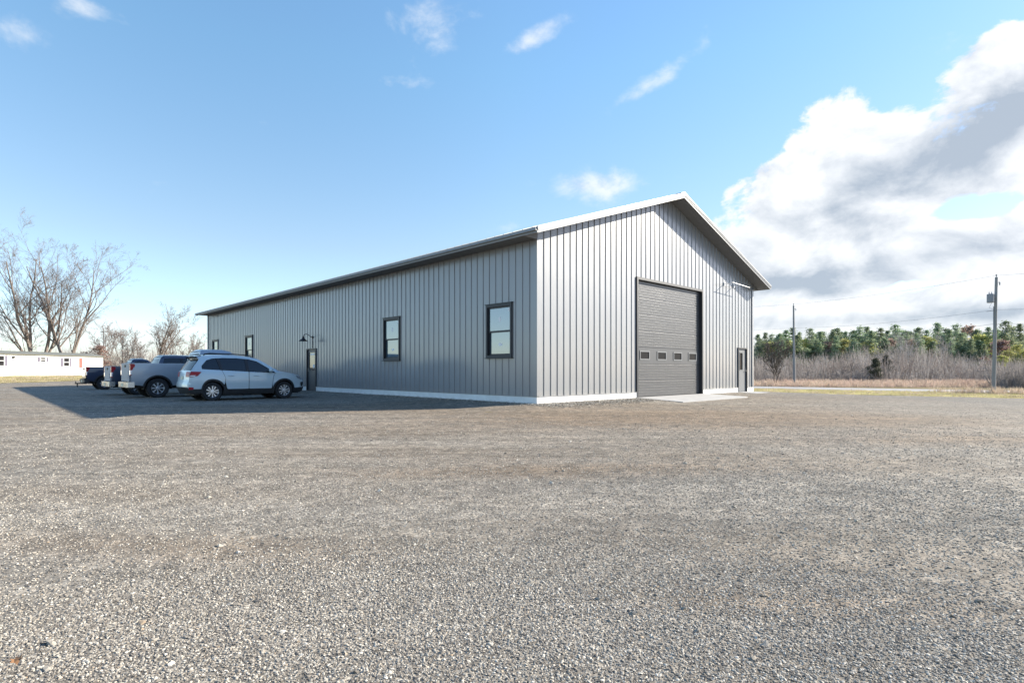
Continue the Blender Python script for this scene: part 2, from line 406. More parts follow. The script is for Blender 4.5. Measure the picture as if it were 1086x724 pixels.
def copy_tree(root, loc, rz, sc=1, label=None, group=None, name=None):
    c = root.copy(); col.objects.link(c); c.location = loc; c.rotation_euler = (0, 0, rz)
    c.scale = (sc, sc, sc) if not isinstance(sc, (tuple, list)) else sc
    if label: c['label'] = label
    if group: c['group'] = group
    for ch in [o for o in bpy.data.objects if o.parent == root]:
        d = ch.copy(); col.objects.link(d); d.parent = c
    return c
def sheet(name, poly, cell, dz, mat, zf=g, jitter=0):
    """a polygon laid on the terrain, cut into cells so that it follows it"""
    pts = []
    for i, a in enumerate(poly):
        b = poly[(i+1) % len(poly)]; n = max(1, int(math.dist(a, b)/cell)) if jitter else 1
        for k in range(n):
            f = k/n; j = jitter if k else 0
            pts.append((a[0]+(b[0]-a[0])*f + random.uniform(-j, j), a[1]+(b[1]-a[1])*f + random.uniform(-j, j)))
    bm = bmesh.new(); bm.faces.new([bm.verts.new((x, y, 0)) for x, y in pts])
    bmesh.ops.triangulate(bm, faces=bm.faces[:])
    xs = [p[0] for p in pts]; ys = [p[1] for p in pts]
    for ax, lo, hi in ((0, min(xs), max(xs)), (1, min(ys), max(ys))):
        q = lo + cell
        while q < hi:
            co = [0, 0, 0]; no = [0, 0, 0]; co[ax] = q; no[ax] = 1
            bmesh.ops.bisect_plane(bm, geom=bm.verts[:]+bm.edges[:]+bm.faces[:], plane_co=co, plane_no=no)
            q += cell
    for v in bm.verts: v.co.z = zf(v.co.x, v.co.y) + dz
    bmesh.ops.recalc_face_normals(bm, faces=bm.faces)
    me = bpy.data.meshes.new(name); bm.to_mesh(me); bm.free(); me.materials.append(mat)
    if len(me.polygons) and me.polygons[0].normal.z < 0: me.flip_normals()
    me.polygons.foreach_set('use_smooth', [True]*len(me.polygons))
    o = bpy.data.objects.new(name, me); col.objects.link(o)
    return tag(o, kind='structure')

# ------------------------------------------------------------------ ground, lot, road
def axis(fine0, fine1, step, far):
    a = list(np.arange(fine0, fine1+.01, step)); d = step
    lo, hi = a[0], a[-1]; L, H = [], []
    while hi < far: d *= 1.35; hi += d; H.append(hi)
    d = step
    while lo > -far: d *= 1.35; lo -= d; L.append(lo)
    return np.array(L[::-1] + a + H)
gx = axis(-90, 100, 2.0, 4200); gy = axis(-20, 150, 2.0, 4200)
V = np.array([(x, y, g(x, y) - .015) for y in gy for x in gx])
nx_, ny_ = len(gx), len(gy)
ii, jj = np.meshgrid(np.arange(nx_-1), np.arange(ny_-1)); b0 = (jj*nx_+ii).ravel()
o = npmesh('ground', V, np.stack([b0, b0+1, b0+1+nx_, b0+nx_], 1), M_FIELD); tag(o, kind='structure')
o.data.polygons.foreach_set('use_smooth', [True]*len(o.data.polygons))

def cpt(x, c): return (x, 68 + (c - (x-33)*.631)/.777)
lot = [(-75, -14), (-75, 33), (-58, 42), (-44.6, 49.5), (-43, 56), (-34, 60), (-20, 62), (0, 62), (12, 62), cpt(20, -16.5), cpt(35, -16.5), cpt(50, -16.5), cpt(75, -16.5), (75, -14)]
sheet('gravel_lot', lot, 1.1, .012, M_GRAVEL, jitter=.35)
sheet('lawn', [(-140, 30), (-75, 33.5), (-58, 42.2), (-44.4, 49.8), (-42.5, 56.5), (-33, 61), (-30, 130), (-140, 130)], 4, .004, M_LAWN)
rp = []
for k in range(25):
    s = -70 + k*7.5; rp.append((33 + s*.777, 68 - s*.631))
def rline(c0, c1): return [(x + .631*c0, y + .777*c0) for x, y in rp] + [(x + .631*c1, y + .777*c1) for x, y in rp[::-1]]
sheet('road', rline(-3.4, 5.6), 3.0, .02, M_ROAD)
sheet('verge', rline(-16.2, -3.5), 3.0, .006, M_VERGE)

# ------------------------------------------------------------------ gravel stones (instanced, far too many to count)
def gravel_points():
    out = []
    def ring(n, r0, r1, s0, s1, a=56):
        th = np.radians(rng.uniform(-a, a, n)); r = np.sqrt(rng.uniform(r0*r0, r1*r1, n))
        x = r*np.sin(th); y = r*np.cos(th)
        wx, wy = x+.6*np.sin(y*1.7+.5), y+.5*np.sin(x*1.3)
        patch = (np.sin(wx*.7+1.1*np.sin(wy*.6))*np.sin(wy*1.1+.9*np.sin(wx*.5)) + .6*np.sin(wx*1.9+wy*1.3+2*np.sin(wx*.4)) + .5*np.sin(wy*2.7-wx*1.1))/1.6
        wn = np.zeros(n)
        for (x0, y0, ax, ay, sl, am) in WORN: wn += am*np.exp(-((x-x0)/ax)**2-((y-y0-(x-x0)*sl)/ay)**2)
        patch = patch - 9*np.clip(wn*(.75+.5*np.sin(wx*1.7+wy*2.3)), 0, .95)
        edge = np.minimum(1, (r1-r)/((r1-r0)*.45)) * np.minimum(1, (r-r0)/((r1-r0)*.2)+(1 if r0 < 2 else 0))
        keep = rng.uniform(0, 1, n) < np.clip(.92+.06*patch, .25, 1)*edge
        x, y = x[keep], y[keep]
        s = s0*(s1/s0)**(rng.uniform(0, 1, len(x))**1.7)
        out.append(np.stack([x, y, s], 1))
    ring(260000, 1.5, 3.9, .0026, .0072)
    ring(190000, 2.4, 8, .0034, .0078)
    ring(120000, 4.6, 16, .0048, .0095)
    ring(30000, 8, 28, .007, .013)
    ring(420, 1.6, 6, .009, .018); ring(700, 4, 20, .011, .026)
    return np.concatenate(out)
gp = gravel_points()
inside = []
for x, y, s in gp:
    dx, dy = x-C0.x, y-C0.y
    u = dx*CU.x+dy*CU.y; v = dx*CV.x+dy*CV.y
    inside.append(not (u > -.05 and v > -.05) and not (5.2 < u < 10.5 and v > -2.1))
gp = gp[np.array(inside)]
# a loose windrow of larger stones along the gable foundation and corner
extra = []
for k in range(5200):
    u = random.uniform(-.5, 5.2); v = -.06 - abs(random.gauss(0, .55)); x, y = uv(u, v); extra.append((x, y, random.uniform(.008, .024)))
for k in range(1500):
    u = -.05-abs(random.gauss(0, .3)); v = random.uniform(-.4, 9); x, y = uv(u, v); extra.append((x, y, random.uniform(.008, .022)))
gp = np.concatenate([gp, np.array(extra)])
me = bpy.data.meshes.new('gravel_stones')
me.vertices.add(len(gp))
co = np.array([(x, y, g(x, y) + .012 + s*.12) for x, y, s in gp], dtype=np.float32)
me.vertices.foreach_set('co', co.ravel())
at = me.attributes.new('size', 'FLOAT', 'POINT'); at.data.foreach_set('value', gp[:, 2].astype(np.float32))
me.materials.append(M_STONE)
stones = bpy.data.objects.new('gravel_stones', me); col.objects.link(stones); tag(stones, 'loose grey crushed stones lying on the gravel lot', 'gravel', kind='stuff')
gn = bpy.data.node_groups.new('scatter_stones', 'GeometryNodeTree')
gn.interface.new_socket('Geometry', in_out='INPUT', socket_type='NodeSocketGeometry')
gn.interface.new_socket('Geometry', in_out='OUTPUT', socket_type='NodeSocketGeometry')
gi = gn.nodes.new('NodeGroupInput'); go = gn.nodes.new('NodeGroupOutput')
join = gn.nodes.new('GeometryNodeJoinGeometry')
for k in range(6):
    ico = gn.nodes.new('GeometryNodeMeshIcoSphere'); ico.inputs['Radius'].default_value = 1; ico.inputs['Subdivisions'].default_value = 1 if k % 2 else 2
    pos = gn.nodes.new('GeometryNodeInputPosition'); ad = gn.nodes.new('ShaderNodeVectorMath'); ad.operation = 'ADD'; ad.inputs[1].default_value = (k*7.3, k*3.1, k*1.7)
    nz = gn.nodes.new('ShaderNodeTexNoise'); nz.inputs['Scale'].default_value = .9; nz.inputs['Detail'].default_value = 1
    sb = gn.nodes.new('ShaderNodeVectorMath'); sb.operation = 'SUBTRACT'; sb.inputs[1].default_value = (.5, .5, .5)
    sc = gn.nodes.new('ShaderNodeVectorMath'); sc.operation = 'SCALE'; sc.inputs['Scale'].default_value = 1.7
    sp = gn.nodes.new('GeometryNodeSetPosition'); g2i = gn.nodes.new('GeometryNodeGeometryToInstance')
    sm_ = gn.nodes.new('GeometryNodeSetMaterial'); sm_.inputs['Material'].default_value = M_STONE
    L = gn.links.new
    L(pos.outputs[0], ad.inputs[0]); L(ad.outputs[0], nz.inputs['Vector']); L(nz.outputs['Color'], sb.inputs[0]); L(sb.outputs[0], sc.inputs[0])
    L(ico.outputs['Mesh'], sp.inputs['Geometry']); L(sc.outputs[0], sp.inputs['Offset']); L(sp.outputs[0], sm_.inputs['Geometry']); L(sm_.outputs[0], g2i.inputs[0]); L(g2i.outputs[0], join.inputs[0])
iop = gn.nodes.new('GeometryNodeInstanceOnPoints'); iop.inputs['Pick Instance'].default_value = True
rv = gn.nodes.new('FunctionNodeRandomValue'); rv.data_type = 'FLOAT_VECTOR'; rv.inputs[0].default_value = (-.5, -.5, 0); rv.inputs[1].default_value = (.5, .5, 6.28)
rs = gn.nodes.new('FunctionNodeRandomValue'); rs.data_type = 'FLOAT_VECTOR'; rs.inputs[0].default_value = (.75, .7, .32); rs.inputs[1].default_value = (1.5, 1.0, .62); rs.inputs['Seed'].default_value = 5
na = gn.nodes.new('GeometryNodeInputNamedAttribute'); na.data_type = 'FLOAT'; na.inputs['Name'].default_value = 'size'
vs = gn.nodes.new('ShaderNodeVectorMath'); vs.operation = 'SCALE'
L(gi.outputs[0], iop.inputs['Points']); L(join.outputs[0], iop.inputs['Instance']); L(rv.outputs[0], iop.inputs['Rotation'])
L(rs.outputs[0], vs.inputs[0]); L(na.outputs['Attribute'], vs.inputs['Scale']); L(vs.outputs[0], iop.inputs['Scale']); L(iop.outputs[0], go.inputs[0])
mod = stones.modifiers.new('scatter', 'NODES'); mod.node_group = gn

# ------------------------------------------------------------------ the metal building
W_, L_ = 15.4, 33.4
FND = .19; SOF = 5.03; OV = .62; OF = .60; PITCH = .333; FAS = 5.19
def rz(u): return FAS + PITCH*(min(u, W_-u) + OV)           # roof top
def wt(u): return rz(u) - .17                                # wall top under the rake soffit
B = empty('metal_building', (C0.x, C0.y, 0), ANG, 'long grey ribbed metal building with a gable roof standing on the gravel lot', 'building')
RIB = .314
def wall(openings, s_max, place, top, name):
    """ribbed sheet; place(s, out, z) gives the local point; openings = [(s0,s1,z0,z1)]"""
    mb = MB()
    cuts = {0, s_max}
    for o_ in openings: cuts |= {o_[0], o_[1]}
    n = int(round(s_max/RIB)); pitch = s_max/n
    seams = [pitch*k for k in range(1, n)]
    ss = sorted(cuts | set(seams) | ({s_max/2} if top is not None else set()))
    def spans(a, b, lo):
        z = [(lo, None)]; mid = (a+b)/2; res = []; cur = lo
        for o_ in sorted([o_ for o_ in openings if o_[0]-1e-6 <= mid <= o_[1]+1e-6], key=lambda q: q[2]):
            if o_[2] > cur + 1e-4: res.append((cur, o_[2]))
            cur = o_[3]
        res.append((cur, None)); return res
    T = (lambda s: top(s)) if top else (lambda s: SOF)
    for a, b in zip(ss[:-1], ss[1:]):
        if b - a < 1e-5: continue
        for z0, z1 in spans(a, b, FND):
            mb.quad(place(a, 0, z0), place(b, 0, z0), place(b, 0, z1 if z1 else T(b)), place(a, 0, z1 if z1 else T(a)))
        if b - a > .2:                                        # shallow stiffening striations in the pan
            pass
    for s in seams:
        w, h = .016, .021
        if any(o_[0]-.05 < s < o_[1]+.05 for o_ in openings): sp = spans(s, s, FND)
        else: sp = [(FND, None)]
        for z0, z1 in sp:
            zt = z1 if z1 else T(s)-.002
            if z1 and zt - z0 < .02: continue
            P = [(s-w, .001), (s-w*.55, h), (s+w*.55, h), (s+w, .001)]
            mb.prism([place(a, o_, z0+.004) for a, o_ in P], Vector(place(s, 0, zt)) - Vector(place(s, 0, z0+.004)))
    return mb.build(name, M_SIDE, B)
side_open = [(1.08, 2.33, 1.43, 3.18), (7.63, 8.90, 1.43, 3.18), (24.22, 25.48, 1.43, 3.18), (30.95, 32.2, 1.43, 3.18), (15.32, 16.42, FND, 2.13)]
gab_open = [(5.38, 10.26, FND, 4.42), (13.74, 14.72, FND, 2.10)]
wall(side_open, L_, lambda s, o_, z: (-o_, s, z), None, 'side_wall')
wall(gab_open, W_, lambda s, o_, z: (s, -o_, z), wt, 'gable_wall')
wall([], L_, lambda s, o_, z: (W_+o_, s, z), None, 'side_wall')
wall([], W_, lambda s, o_, z: (s, L_+o_, z), wt, 'gable_wall')
# foundation band, broken at the door openings
mb = MB()
def fseg_side(v0, v1): mb.box(-.035, .25, v0, v1, -.5, FND)
def fseg_gab(u0, u1): mb.box(u0, u1, -.035, .25, -.5, FND)
fseg_side(.25, 15.32); fseg_side(16.42, L_)
fseg_gab(-.035, 5.38); fseg_gab(10.26, 13.74); fseg_gab(14.72, W_+.035)
mb.box(W_-.25, W_+.035, .25, L_, -.5, FND); mb.box(.25, W_-.25, L_-.25, L_+.035, -.5, FND)
mb.build('foundation', M_FOUND, B)
# drip flashing above the foundation
mb = MB()
def flash(*q): m_ = MB(); m_.box(*q); m_.build('base_flashing', M_SIDE, B)
for v0, v1 in ((-.05, 15.32), (16.42, L_)): flash(-.05, -.003, v0, v1, FND+.001, FND+.022)
for u0, u1 in ((-.048, 5.3), (10.34, 13.70), (14.76, W_+.05)): flash(u0, u1, -.05, -.003, FND+.003, FND+.024)
# corner trims
for (u, v, su, sv) in ((0, 0, -1, -1), (W_, 0, 1, -1), (0, L_, -1, 1), (W_, L_, 1, 1)):
    mb = MB(); a, t_ = .11, .042
    zt = SOF - .004
    P = [(u+su*t_, v+sv*t_), (u-su*a, v+sv*t_), (u-su*a, v+sv*.004), (u+su*.004, v+sv*.004), (u+su*.004, v-sv*a), (u+su*t_, v-sv*a)]
    mb.prism([(x, y, FND+.03) for x, y in P], (0, 0, zt-FND-.03)); mb.build('corner_trim', M_SIDE, B)
# roof: two slopes with seams
for side in (0, 1):
    mb = MB()
    fx = (lambda u: u) if side == 0 else (lambda u: W_-u)
    u0, u1 = -OV-.03, W_/2
    v0, v1 = -OF-.03, L_+OF+.03
    za, zb = rz(0)-PITCH*(-u0), rz(W_/2)
    za = FAS - PITCH*.03
    P = [(fx(u0), v0, za), (fx(u1), v0, zb), (fx(u1), v0, zb-.05), (fx(u0), v0, za-.05)]
    mb.prism(P, (0, v1-v0, 0))
    k = v0+.2
    while k < v1:
        mb.prism([(fx(u0), k-.015, za+.001), (fx(u0), k+.015, za+.001), (fx(u0), k+.009, za+.035), (fx(u0), k-.009, za+.035)], (fx(u1)-fx(u0), 0, zb-za)); k += .41
    mb.build('roof', M_ROOF, B)
mb = MB(); zr = rz(W_/2)
mb.prism([(W_/2-.28, -OF-.05, zr-.28*PITCH+.012), (W_/2, -OF-.05, zr+.012), (W_/2+.28, -OF-.05, zr-.28*PITCH+.012), (W_/2+.28, -OF-.05, zr-.28*PITCH+.05), (W_/2, -OF-.05, zr+.055), (W_/2-.28, -OF-.05, zr-.28*PITCH+.05)], (0, L_+2*OF+.1, 0))
mb.build('ridge_cap', M_ROOF, B)
# rake fascia in two steps (both gables, both slopes)
for vv, dirn in ((-OF, -1), (L_+OF, 1)):
    for side in (0, 1):
        mb = MB(); fx = (lambda u: u) if side == 0 else (lambda u: W_-u)
        y0 = vv
        for (zt, zb_, th) in ((-.055, -.105, .045), (-.107, -.178, .028)):
            P = [(fx(-OV), y0, rz(-OV)+zt), (fx(W_/2), y0, rz(W_/2)+zt), (fx(W_/2), y0, rz(W_/2)+zb_), (fx(-OV), y0, rz(-OV)+zb_)]
            mb.prism(P, (0, dirn*th, 0))
        mb.prism([(fx(-OV-.03), y0+dirn*.0, rz(-OV)-.01+.02), (fx(W_/2), y0, rz(W_/2)+.02), (fx(W_/2), y0, rz(W_/2)-.053), (fx(-OV-.03), y0, rz(-OV)-.053-.01)], (0, dirn*.062, 0))
        mb.build('rake_trim', M_TRIM, B)
# rake soffits
for vv0, vv1 in ((-OF+.001, -.002), (L_+.002, L_+OF-.001)):
    for side in (0, 1):
        mb = MB(); fx = (lambda u: u) if side == 0 else (lambda u: W_-u)
        P = [(fx(-OV), vv0, wt(-OV)), (fx(W_/2), vv0, wt(W_/2)), (fx(W_/2), vv0, wt(W_/2)+.03), (fx(-OV), vv0, wt(-OV)+.03)]
        mb.prism(P, (0, vv1-vv0, 0)); mb.build('rake_soffit', M_SOFFIT, B)
# eave soffits and fascia, boxed
for side in (0, 1):
    fx = (lambda u: u) if side == 0 else (lambda u: W_-u)
    a, b = sorted((fx(-OV), fx(-.002)))
    mb = MB(); mb.box(a, b, .0, L_, SOF, SOF+.02)
    k = -OF+.15
    mb.build('eave_soffit', M_SOFFIT, B)
    a, b = sorted((fx(-OV-.004), fx(-OV-.03)))
    mb = MB(); mb.box(a, b, -OF-.03, L_+OF+.03, SOF-.012, FAS-.065)
    a, b = sorted((fx(-OV-.03), fx(-OV-.105)))
    mb.box(a, b, -OF-.03, L_+OF+.03, SOF+.05, SOF+.075); mb.box(a, a+.012 if side == 0 else b, -OF-.03, L_+OF+.03, SOF+.075, SOF+.135) if side == 0 else mb.box(b-.012, b, -OF-.03, L_+OF+.03, SOF+.075, SOF+.135)
    mb.build('eave_trim', M_EAVE, B)
    # plate closing the eave box at the gable wall line
    for v0, v1 in ((-.03, -.004), (L_+.004, L_+.03)):
        mb = MB()
        mb.prism([(fx(-OV+.002), v0, SOF-.01), (fx(-.002), v0, SOF-.01), (fx(-.002), v0, wt(0)-.002), (fx(-OV+.002), v0, SOF+.002)], (0, v1-v0, 0)); mb.build('eave_return', M_SOFFIT, B)
# windows in the long wall
def window(v0, v1, z0, z1):
    mb = MB(); fw = .075
    def bar(a, b, c, d, x0=-.055, x1=.08): mb.box(x0, x1, a, b, c, d)
    bar(v0, v0+fw, z0, z1); bar(v1-fw, v1, z0, z1); bar(v0+fw, v1-fw, z0, z0+fw); bar(v0+fw, v1-fw, z1-fw, z1)
    mb.box(-.085, -.004, v0-.03, v1+.03, z0-.03, z0-.003); mb.box(-.075, -.004, v0-.03, v1+.03, z1+.003, z1+.03)
    w = mb.build('window', M_DARK, B)
    zm = (z0+z1)/2 - .02
    mb = MB(); s_ = .055
    for (a, b, x) in ((zm-.02, z1-fw, 0.0), (z0+fw, zm+.03, .03)):
        i0, i1 = v0+fw, v1-fw
        mb.box(x, x+.03, i0, i0+s_, a, b); mb.box(x, x+.03, i1-s_, i1, a, b); mb.box(x, x+.03, i0+s_, i1-s_, a, a+s_); mb.box(x, x+.03, i0+s_, i1-s_, b-s_, b)
    mb.build('sash', M_DARK, w)
    for (a, b, x) in ((zm-.02+s_, z1-fw-s_, .015), (z0+fw+s_, zm+.03-s_, .045)):
        m2 = MB(); m2.box(x, x+.008, v0+fw+s_, v1-fw-s_, a, b); m2.build('pane', M_PANE, w)
    m2 = MB(); c = (v0+v1)/2
    for (cz, hh, ww, x) in ((zm+.40, .085, .045, .015), (zm-.42, .045, .085, .045)):
        m2 = MB(); m2.box(x-.004, x-.0005, c-ww, c+ww, cz-hh, cz+hh); m2.build('sticker', M_STICK, w)
    m2 = MB(); m2.box(.011, .0145, v0+fw+s_+.02, v0+fw+s_+.10, z1-fw-s_-.12, z1-fw-s_-.02)
    m2.build('sticker', M_STICK, w)
for q in side_open[:4]: window(*q)
# dark interior backing so that nothing shines through
# side entrance door
def door(kind, a0, a1, z1, P, lite, mats, handle_at, zb=0, gl=None):
    """P(s, out, z): out is towards the viewer"""
    mb = MB(); fr = .055
    def bx(s0, s1, o0, o1, za, zb_): mb.prism([P(s0, o0, za), P(s1, o0, za), P(s1, o0, zb_), P(s0, o0, zb_)], Vector(P(s0, o1, za))-Vector(P(s0, o0, za)))
    bx(a0, a0+fr, -.12, .05, zb, z1); bx(a1-fr, a1, -.12, .05, zb, z1); bx(a0+fr, a1-fr, -.12, .05, z1-fr, z1); bx(a0+fr, a1-fr, -.12, .02, zb-.05, zb+.03)
    d = mb.build(kind, M_DARK, B)
    i0, i1, zt, z0 = a0+fr+.005, a1-fr-.005, z1-fr-.005, zb+.035
    l0, l1, lz0, lz1 = lite
    mb = MB()
    for (s0, s1, za, zb_) in ((i0, l0, z0, zt), (l1, i1, z0, zt), (l0, l1, z0, lz0), (l0, l1, lz1, zt)): bx(s0, s1, -.06, -.015, za, zb_)
    mb.build('door_leaf', mats[0], d)
    mb = MB(); w = .03
    for (s0, s1, za, zb_) in ((l0-w, l0, lz0-w, lz1+w), (l1, l1+w, lz0-w, lz1+w), (l0, l1, lz0-w, lz0), (l0, l1, lz1, lz1+w)): bx(s0, s1, -.014, -.004, za, zb_)
    mb.build('lite_frame', mats[1], d)
    mb = MB(); bx(l0, l1, -.045, -.035, lz0, lz1); mb.build('pane', gl or M_PANED, d)
    mb = MB(); bx(handle_at-.03, handle_at+.03, -.014, -.006, .93, 1.13); mb.tube([P(handle_at, -.01, 1.0), P(handle_at, .045, 1.0), P(handle_at+.11*(1 if handle_at < (a0+a1)/2 else -1), .045, 1.0)], .011, 8)
    mb.tube([P(handle_at, -.01, 1.1), P(handle_at, .012, 1.1)], .025, 10)
    mb.build('handle', M_CHROME, d)
    return d
Ps = lambda s, o_, z: (-o_, s, z)
Pg = lambda s, o_, z: (s, -o_, z)
d1 = door('side_door', 15.32, 16.42, 2.13, Ps, (15.52, 16.22, 1.02, 1.93), (M_DOORD, M_DOORD), 16.27, -.02, M_DGLASS)
mb = MB(); mb.box(.028, .033, 15.62, 15.8, 1.15, 1.32); mb.build('sticker', M_STICK, d1); mb = MB(); mb.box(.028, .033, 15.6, 16.1, 1.80, 1.87); mb.build('sticker', M_STICK, d1)
door('gable_door', 13.74, 14.72, 2.10, Pg, (14.0, 14.3, 1.05, 1.85), (M_DOORG, M_DOORG), 14.6, -.02)
# gooseneck lamp above the side door
mb = MB()
mb.lathe([(.001, 0), (.075, 0), (.075, .03), (.001, .03)], (-.03, 15.75, 2.70), 'x', 16)
arm = [(-.03, 15.75, 2.70)] + [(-.03-.46*math.sin(t/10*PI*.95)**1*(t/10)**.6 - .0, 15.75, 2.70+.16*math.sin(t/10*PI)) for t in range(1, 8)] + [(-.50, 15.75, 2.74), (-.50, 15.75, 2.66)]
arm = [(-.03, 15.75, 2.70), (-.10, 15.75, 2.72), (-.20, 15.75, 2.79), (-.32, 15.75, 2.84), (-.42, 15.75, 2.83), (-.48, 15.75, 2.77), (-.50, 15.75, 2.68)]
mb.tube(arm, .016, 8)
mb.tube([(-.025, 15.75, 2.68), (-.025, 15.75, 2.16)], .012, 6)
lampo = mb.build('gooseneck_lamp', M_BLACK, B)
mb = MB(); mb.lathe([(.001, .02), (.05, .02), (.055, -.05), (.09, -.10), (.21, -.19), (.215, -.205), (.20, -.195), (.08, -.11), (.045, -.05), (.001, -.04)], (-.50, 15.75, 2.69), 'z', 20)
mb.build('lamp_shade', M_BLACK, lampo, True)
# overhead door
mb = MB()
u0, u1, zt = 5.38, 10.26, 4.42
REC = .10; jw = .09
mb.box(u0-.07, u0+.02, -.052, REC, -.02, zt+.07); mb.box(u1-.02, u1+.07, -.052, REC, -.02, zt+.07); mb.box(u0+.02, u1-.02, -.052, REC, zt-.02, zt+.07)
od = mb.build('overhead_door', M_DARK, B)
mb = MB(); nsec = 7; sh = (zt-.02)/nsec
wins = []
cw = (u1-u0-.06)/4
for k in range(4):
    c = u0+.03+cw*(k+.5); wins.append((c-.29, c+.29))
wz0, wz1 = .0+sh*2+.20, sh*2+.46
for s in range(nsec):
    za, zb_ = s*sh+.006, (s+1)*sh-.006
    nr = 6; rh = (zb_-za)/nr
    for r_ in range(nr):
        a, b = za+r_*rh, za+(r_+1)*rh
        if s == 2: continue
        prof = [(REC+.002, a), (REC-.012, a+.008), (REC-.012, b-.022), (REC+.002, b-.012), (REC+.002, b)]
        for (p, q) in zip(prof[:-1], prof[1:]): mb.quad((u0+.02, p[0], p[1]), (u1-.02, p[0], p[1]), (u1-.02, q[0], q[1]), (u0+.02, q[0], q[1]))
    if s == 2:
        y = REC-.012; xs = [u0+.02] + [w for ab in wins for w in ab] + [u1-.02]
        def rib(x0, x1, z0, z1): 
            if z1-z0 > .01: mb.quad((x0, y, z0), (x1, y, z0), (x1, y, z1), (x0, y, z1))
        rib(xs[0], xs[-1], za, wz0); rib(xs[0], xs[-1], wz1, zb_)
        for k in range(0, len(xs), 2): rib(xs[k], xs[k+1], wz0, wz1)
    mb.quad((u0+.02, REC+.004, za-.02), (u1-.02, REC+.004, za-.02), (u1-.02, REC+.004, za+.012), (u0+.02, REC+.004, za+.012))
mb.build('door_panel', M_ODOOR, od)
for a, b in wins:
    mb = MB(); fw = .045
    y0, y1 = REC-.03, REC-.011
    mb.box(a-fw, a, y0, y1, wz0-fw, wz1+fw); mb.box(b, b+fw, y0, y1, wz0-fw, wz1+fw); mb.box(a, b, y0, y1, wz0-fw, wz0); mb.box(a, b, y0, y1, wz1, wz1+fw)
    mb.build('window_frame', M_DOORG, od)
    mb = MB(); mb.box(a, b, REC-.008, REC-.002, wz0, wz1); mb.build('pane', M_PANED, od)
mb = MB(); mb.box(u0+.02, u1-.02, REC-.02, REC+.01, -.02, .03); mb.build('rubber_seal', M_RUB, od)
# white conduit light bar on the gable
mb = MB()
zb_ = 4.98
mb.tube([(12.25, -.45, zb_), (14.05, -.45, zb_-.06)], .015, 8)
for u in (12.35, 13.3): mb.tube([(u, -.03, zb_-.02), (u, -.45, zb_-.01)], .018, 6); mb.box(u-.05, u+.05, -.052, -.004, zb_-.09, zb_+.05)
mb.build('light_bar', M_WHITEM, B)
# concrete apron
mb = MB()
pts = [(5.25, -.036, .012), (10.4, -.036, .012), (10.4, -1.95, -.055), (5.25, -1.95, -.075)]
mb.prism([(u, v, z) for u, v, z in pts][::-1], (0, 0, -.3))
ap = mb.build('concrete_apron', M_CONC); ap.location = (C0.x, C0.y, 0); ap.rotation_euler = (0, 0, ANG); tag(ap, kind='structure')
mb = MB(); mb.prism([(13.5, -.036, -.005), (14.95, -.036, -.005), (14.95, -1.0, -.03), (13.5, -1.0, -.03)][::-1], (0, 0, -.3))
ap = mb.build('concrete_doorstep', M_CONC); ap.location = (C0.x, C0.y, 0); ap.rotation_euler = (0, 0, ANG); tag(ap, kind='structure')

# ------------------------------------------------------------------ vehicles
def fillet(poly, r, n=4):
    out = []; N_ = len(poly)
    for i in range(N_):
        p, a, b = Vector(poly[i]), Vector(poly[i-1]), Vector(poly[(i+1) % N_])
        d1, d2 = (a-p), (b-p); l1, l2 = d1.length, d2.length
        q = min(r, l1*.4, l2*.4)
        if q < .004: out.append(tuple(p)); continue
        s, e = p+d1.normalized()*q, p+d2.normalized()*q
        for k in range(n+1):
            t = k/n; w = s*(1-t)**2 + p*2*t*(1-t) + e*t*t; out.append(tuple(w))
    return out
def arc(cx, cz, r, a0, a1, n=14): return [(cx+r*math.cos(R(a0+(a1-a0)*k/n)), cz+r*math.sin(R(a0+(a1-a0)*k/n))) for k in range(n+1)]
def add_panel(bmo, poly, Wf, side, off=0.0, mi=0, dx=.15, dz=.12):
    bm = bmesh.new()
    clean = [p for i, p in enumerate(poly) if math.dist(p, poly[i-1]) > 1e-4]
    vv = [bm.verts.new((x, 0, z)) for x, z in clean]
    for tri in tessellate_polygon([[Vector((x, z, 0)) for x, z in clean]]):
        try: bm.faces.new([vv[k] for k in tri])
        except ValueError: pass
    bmesh.ops.recalc_face_normals(bm, faces=bm.faces[:])
    xs = [p[0] for p in poly]; zs = [p[1] for p in poly]
    for ax, lo, hi, st in ((0, min(xs), max(xs), dx), (2, min(zs), max(zs), dz)):
        q = lo+st
        while q < hi-.01:
            co = [0, 0, 0]; no = [0, 0, 0]; co[ax] = q; no[ax] = 1
            bmesh.ops.bisect_plane(bm, geom=bm.verts[:]+bm.edges[:]+bm.faces[:], dist=2e-4, plane_co=co, plane_no=no); q += st
    base = len(bmo.v)
    bm.verts.index_update()
    for v in bm.verts: bmo.v.append((v.co.x, side*(Wf(v.co.x, v.co.z)+off), v.co.z))
    for f in bm.faces:
        ids = [base+v.index for v in f.verts]
        nrm = f.normal.y
        if (nrm > 0) != (side > 0): ids = ids[::-1]
        bmo.f.append(tuple(ids)); bmo.m.append(mi)
    bm.free()
def strip(bmo, sil, Wf, crown=.04, n=10, off=0.0, mi=0, y0=-1, y1=1):
    """surface across the car along the silhouette polyline"""
    rows = []
    for k, (x, z) in enumerate(sil):
        a = Vector(sil[max(k-1, 0)]); b = Vector(sil[min(k+1, len(sil)-1)]); d = (b-a).normalized(); nn = Vector((-d.y, d.x))
        w = Wf(x, z); row = []
        for j in range(n+1):
            t = y0+(y1-y0)*j/n; c = crown*(1-t*t)+off
            row.append(len(bmo.v)); bmo.v.append((x+nn.x*c, t*w, z+nn.y*c))
        rows.append(row)
    for r0, r1 in zip(rows[:-1], rows[1:]):
        for j in range(n): bmo.f.append((r0[j], r0[j+1], r1[j+1], r1[j])); bmo.m.append(mi)
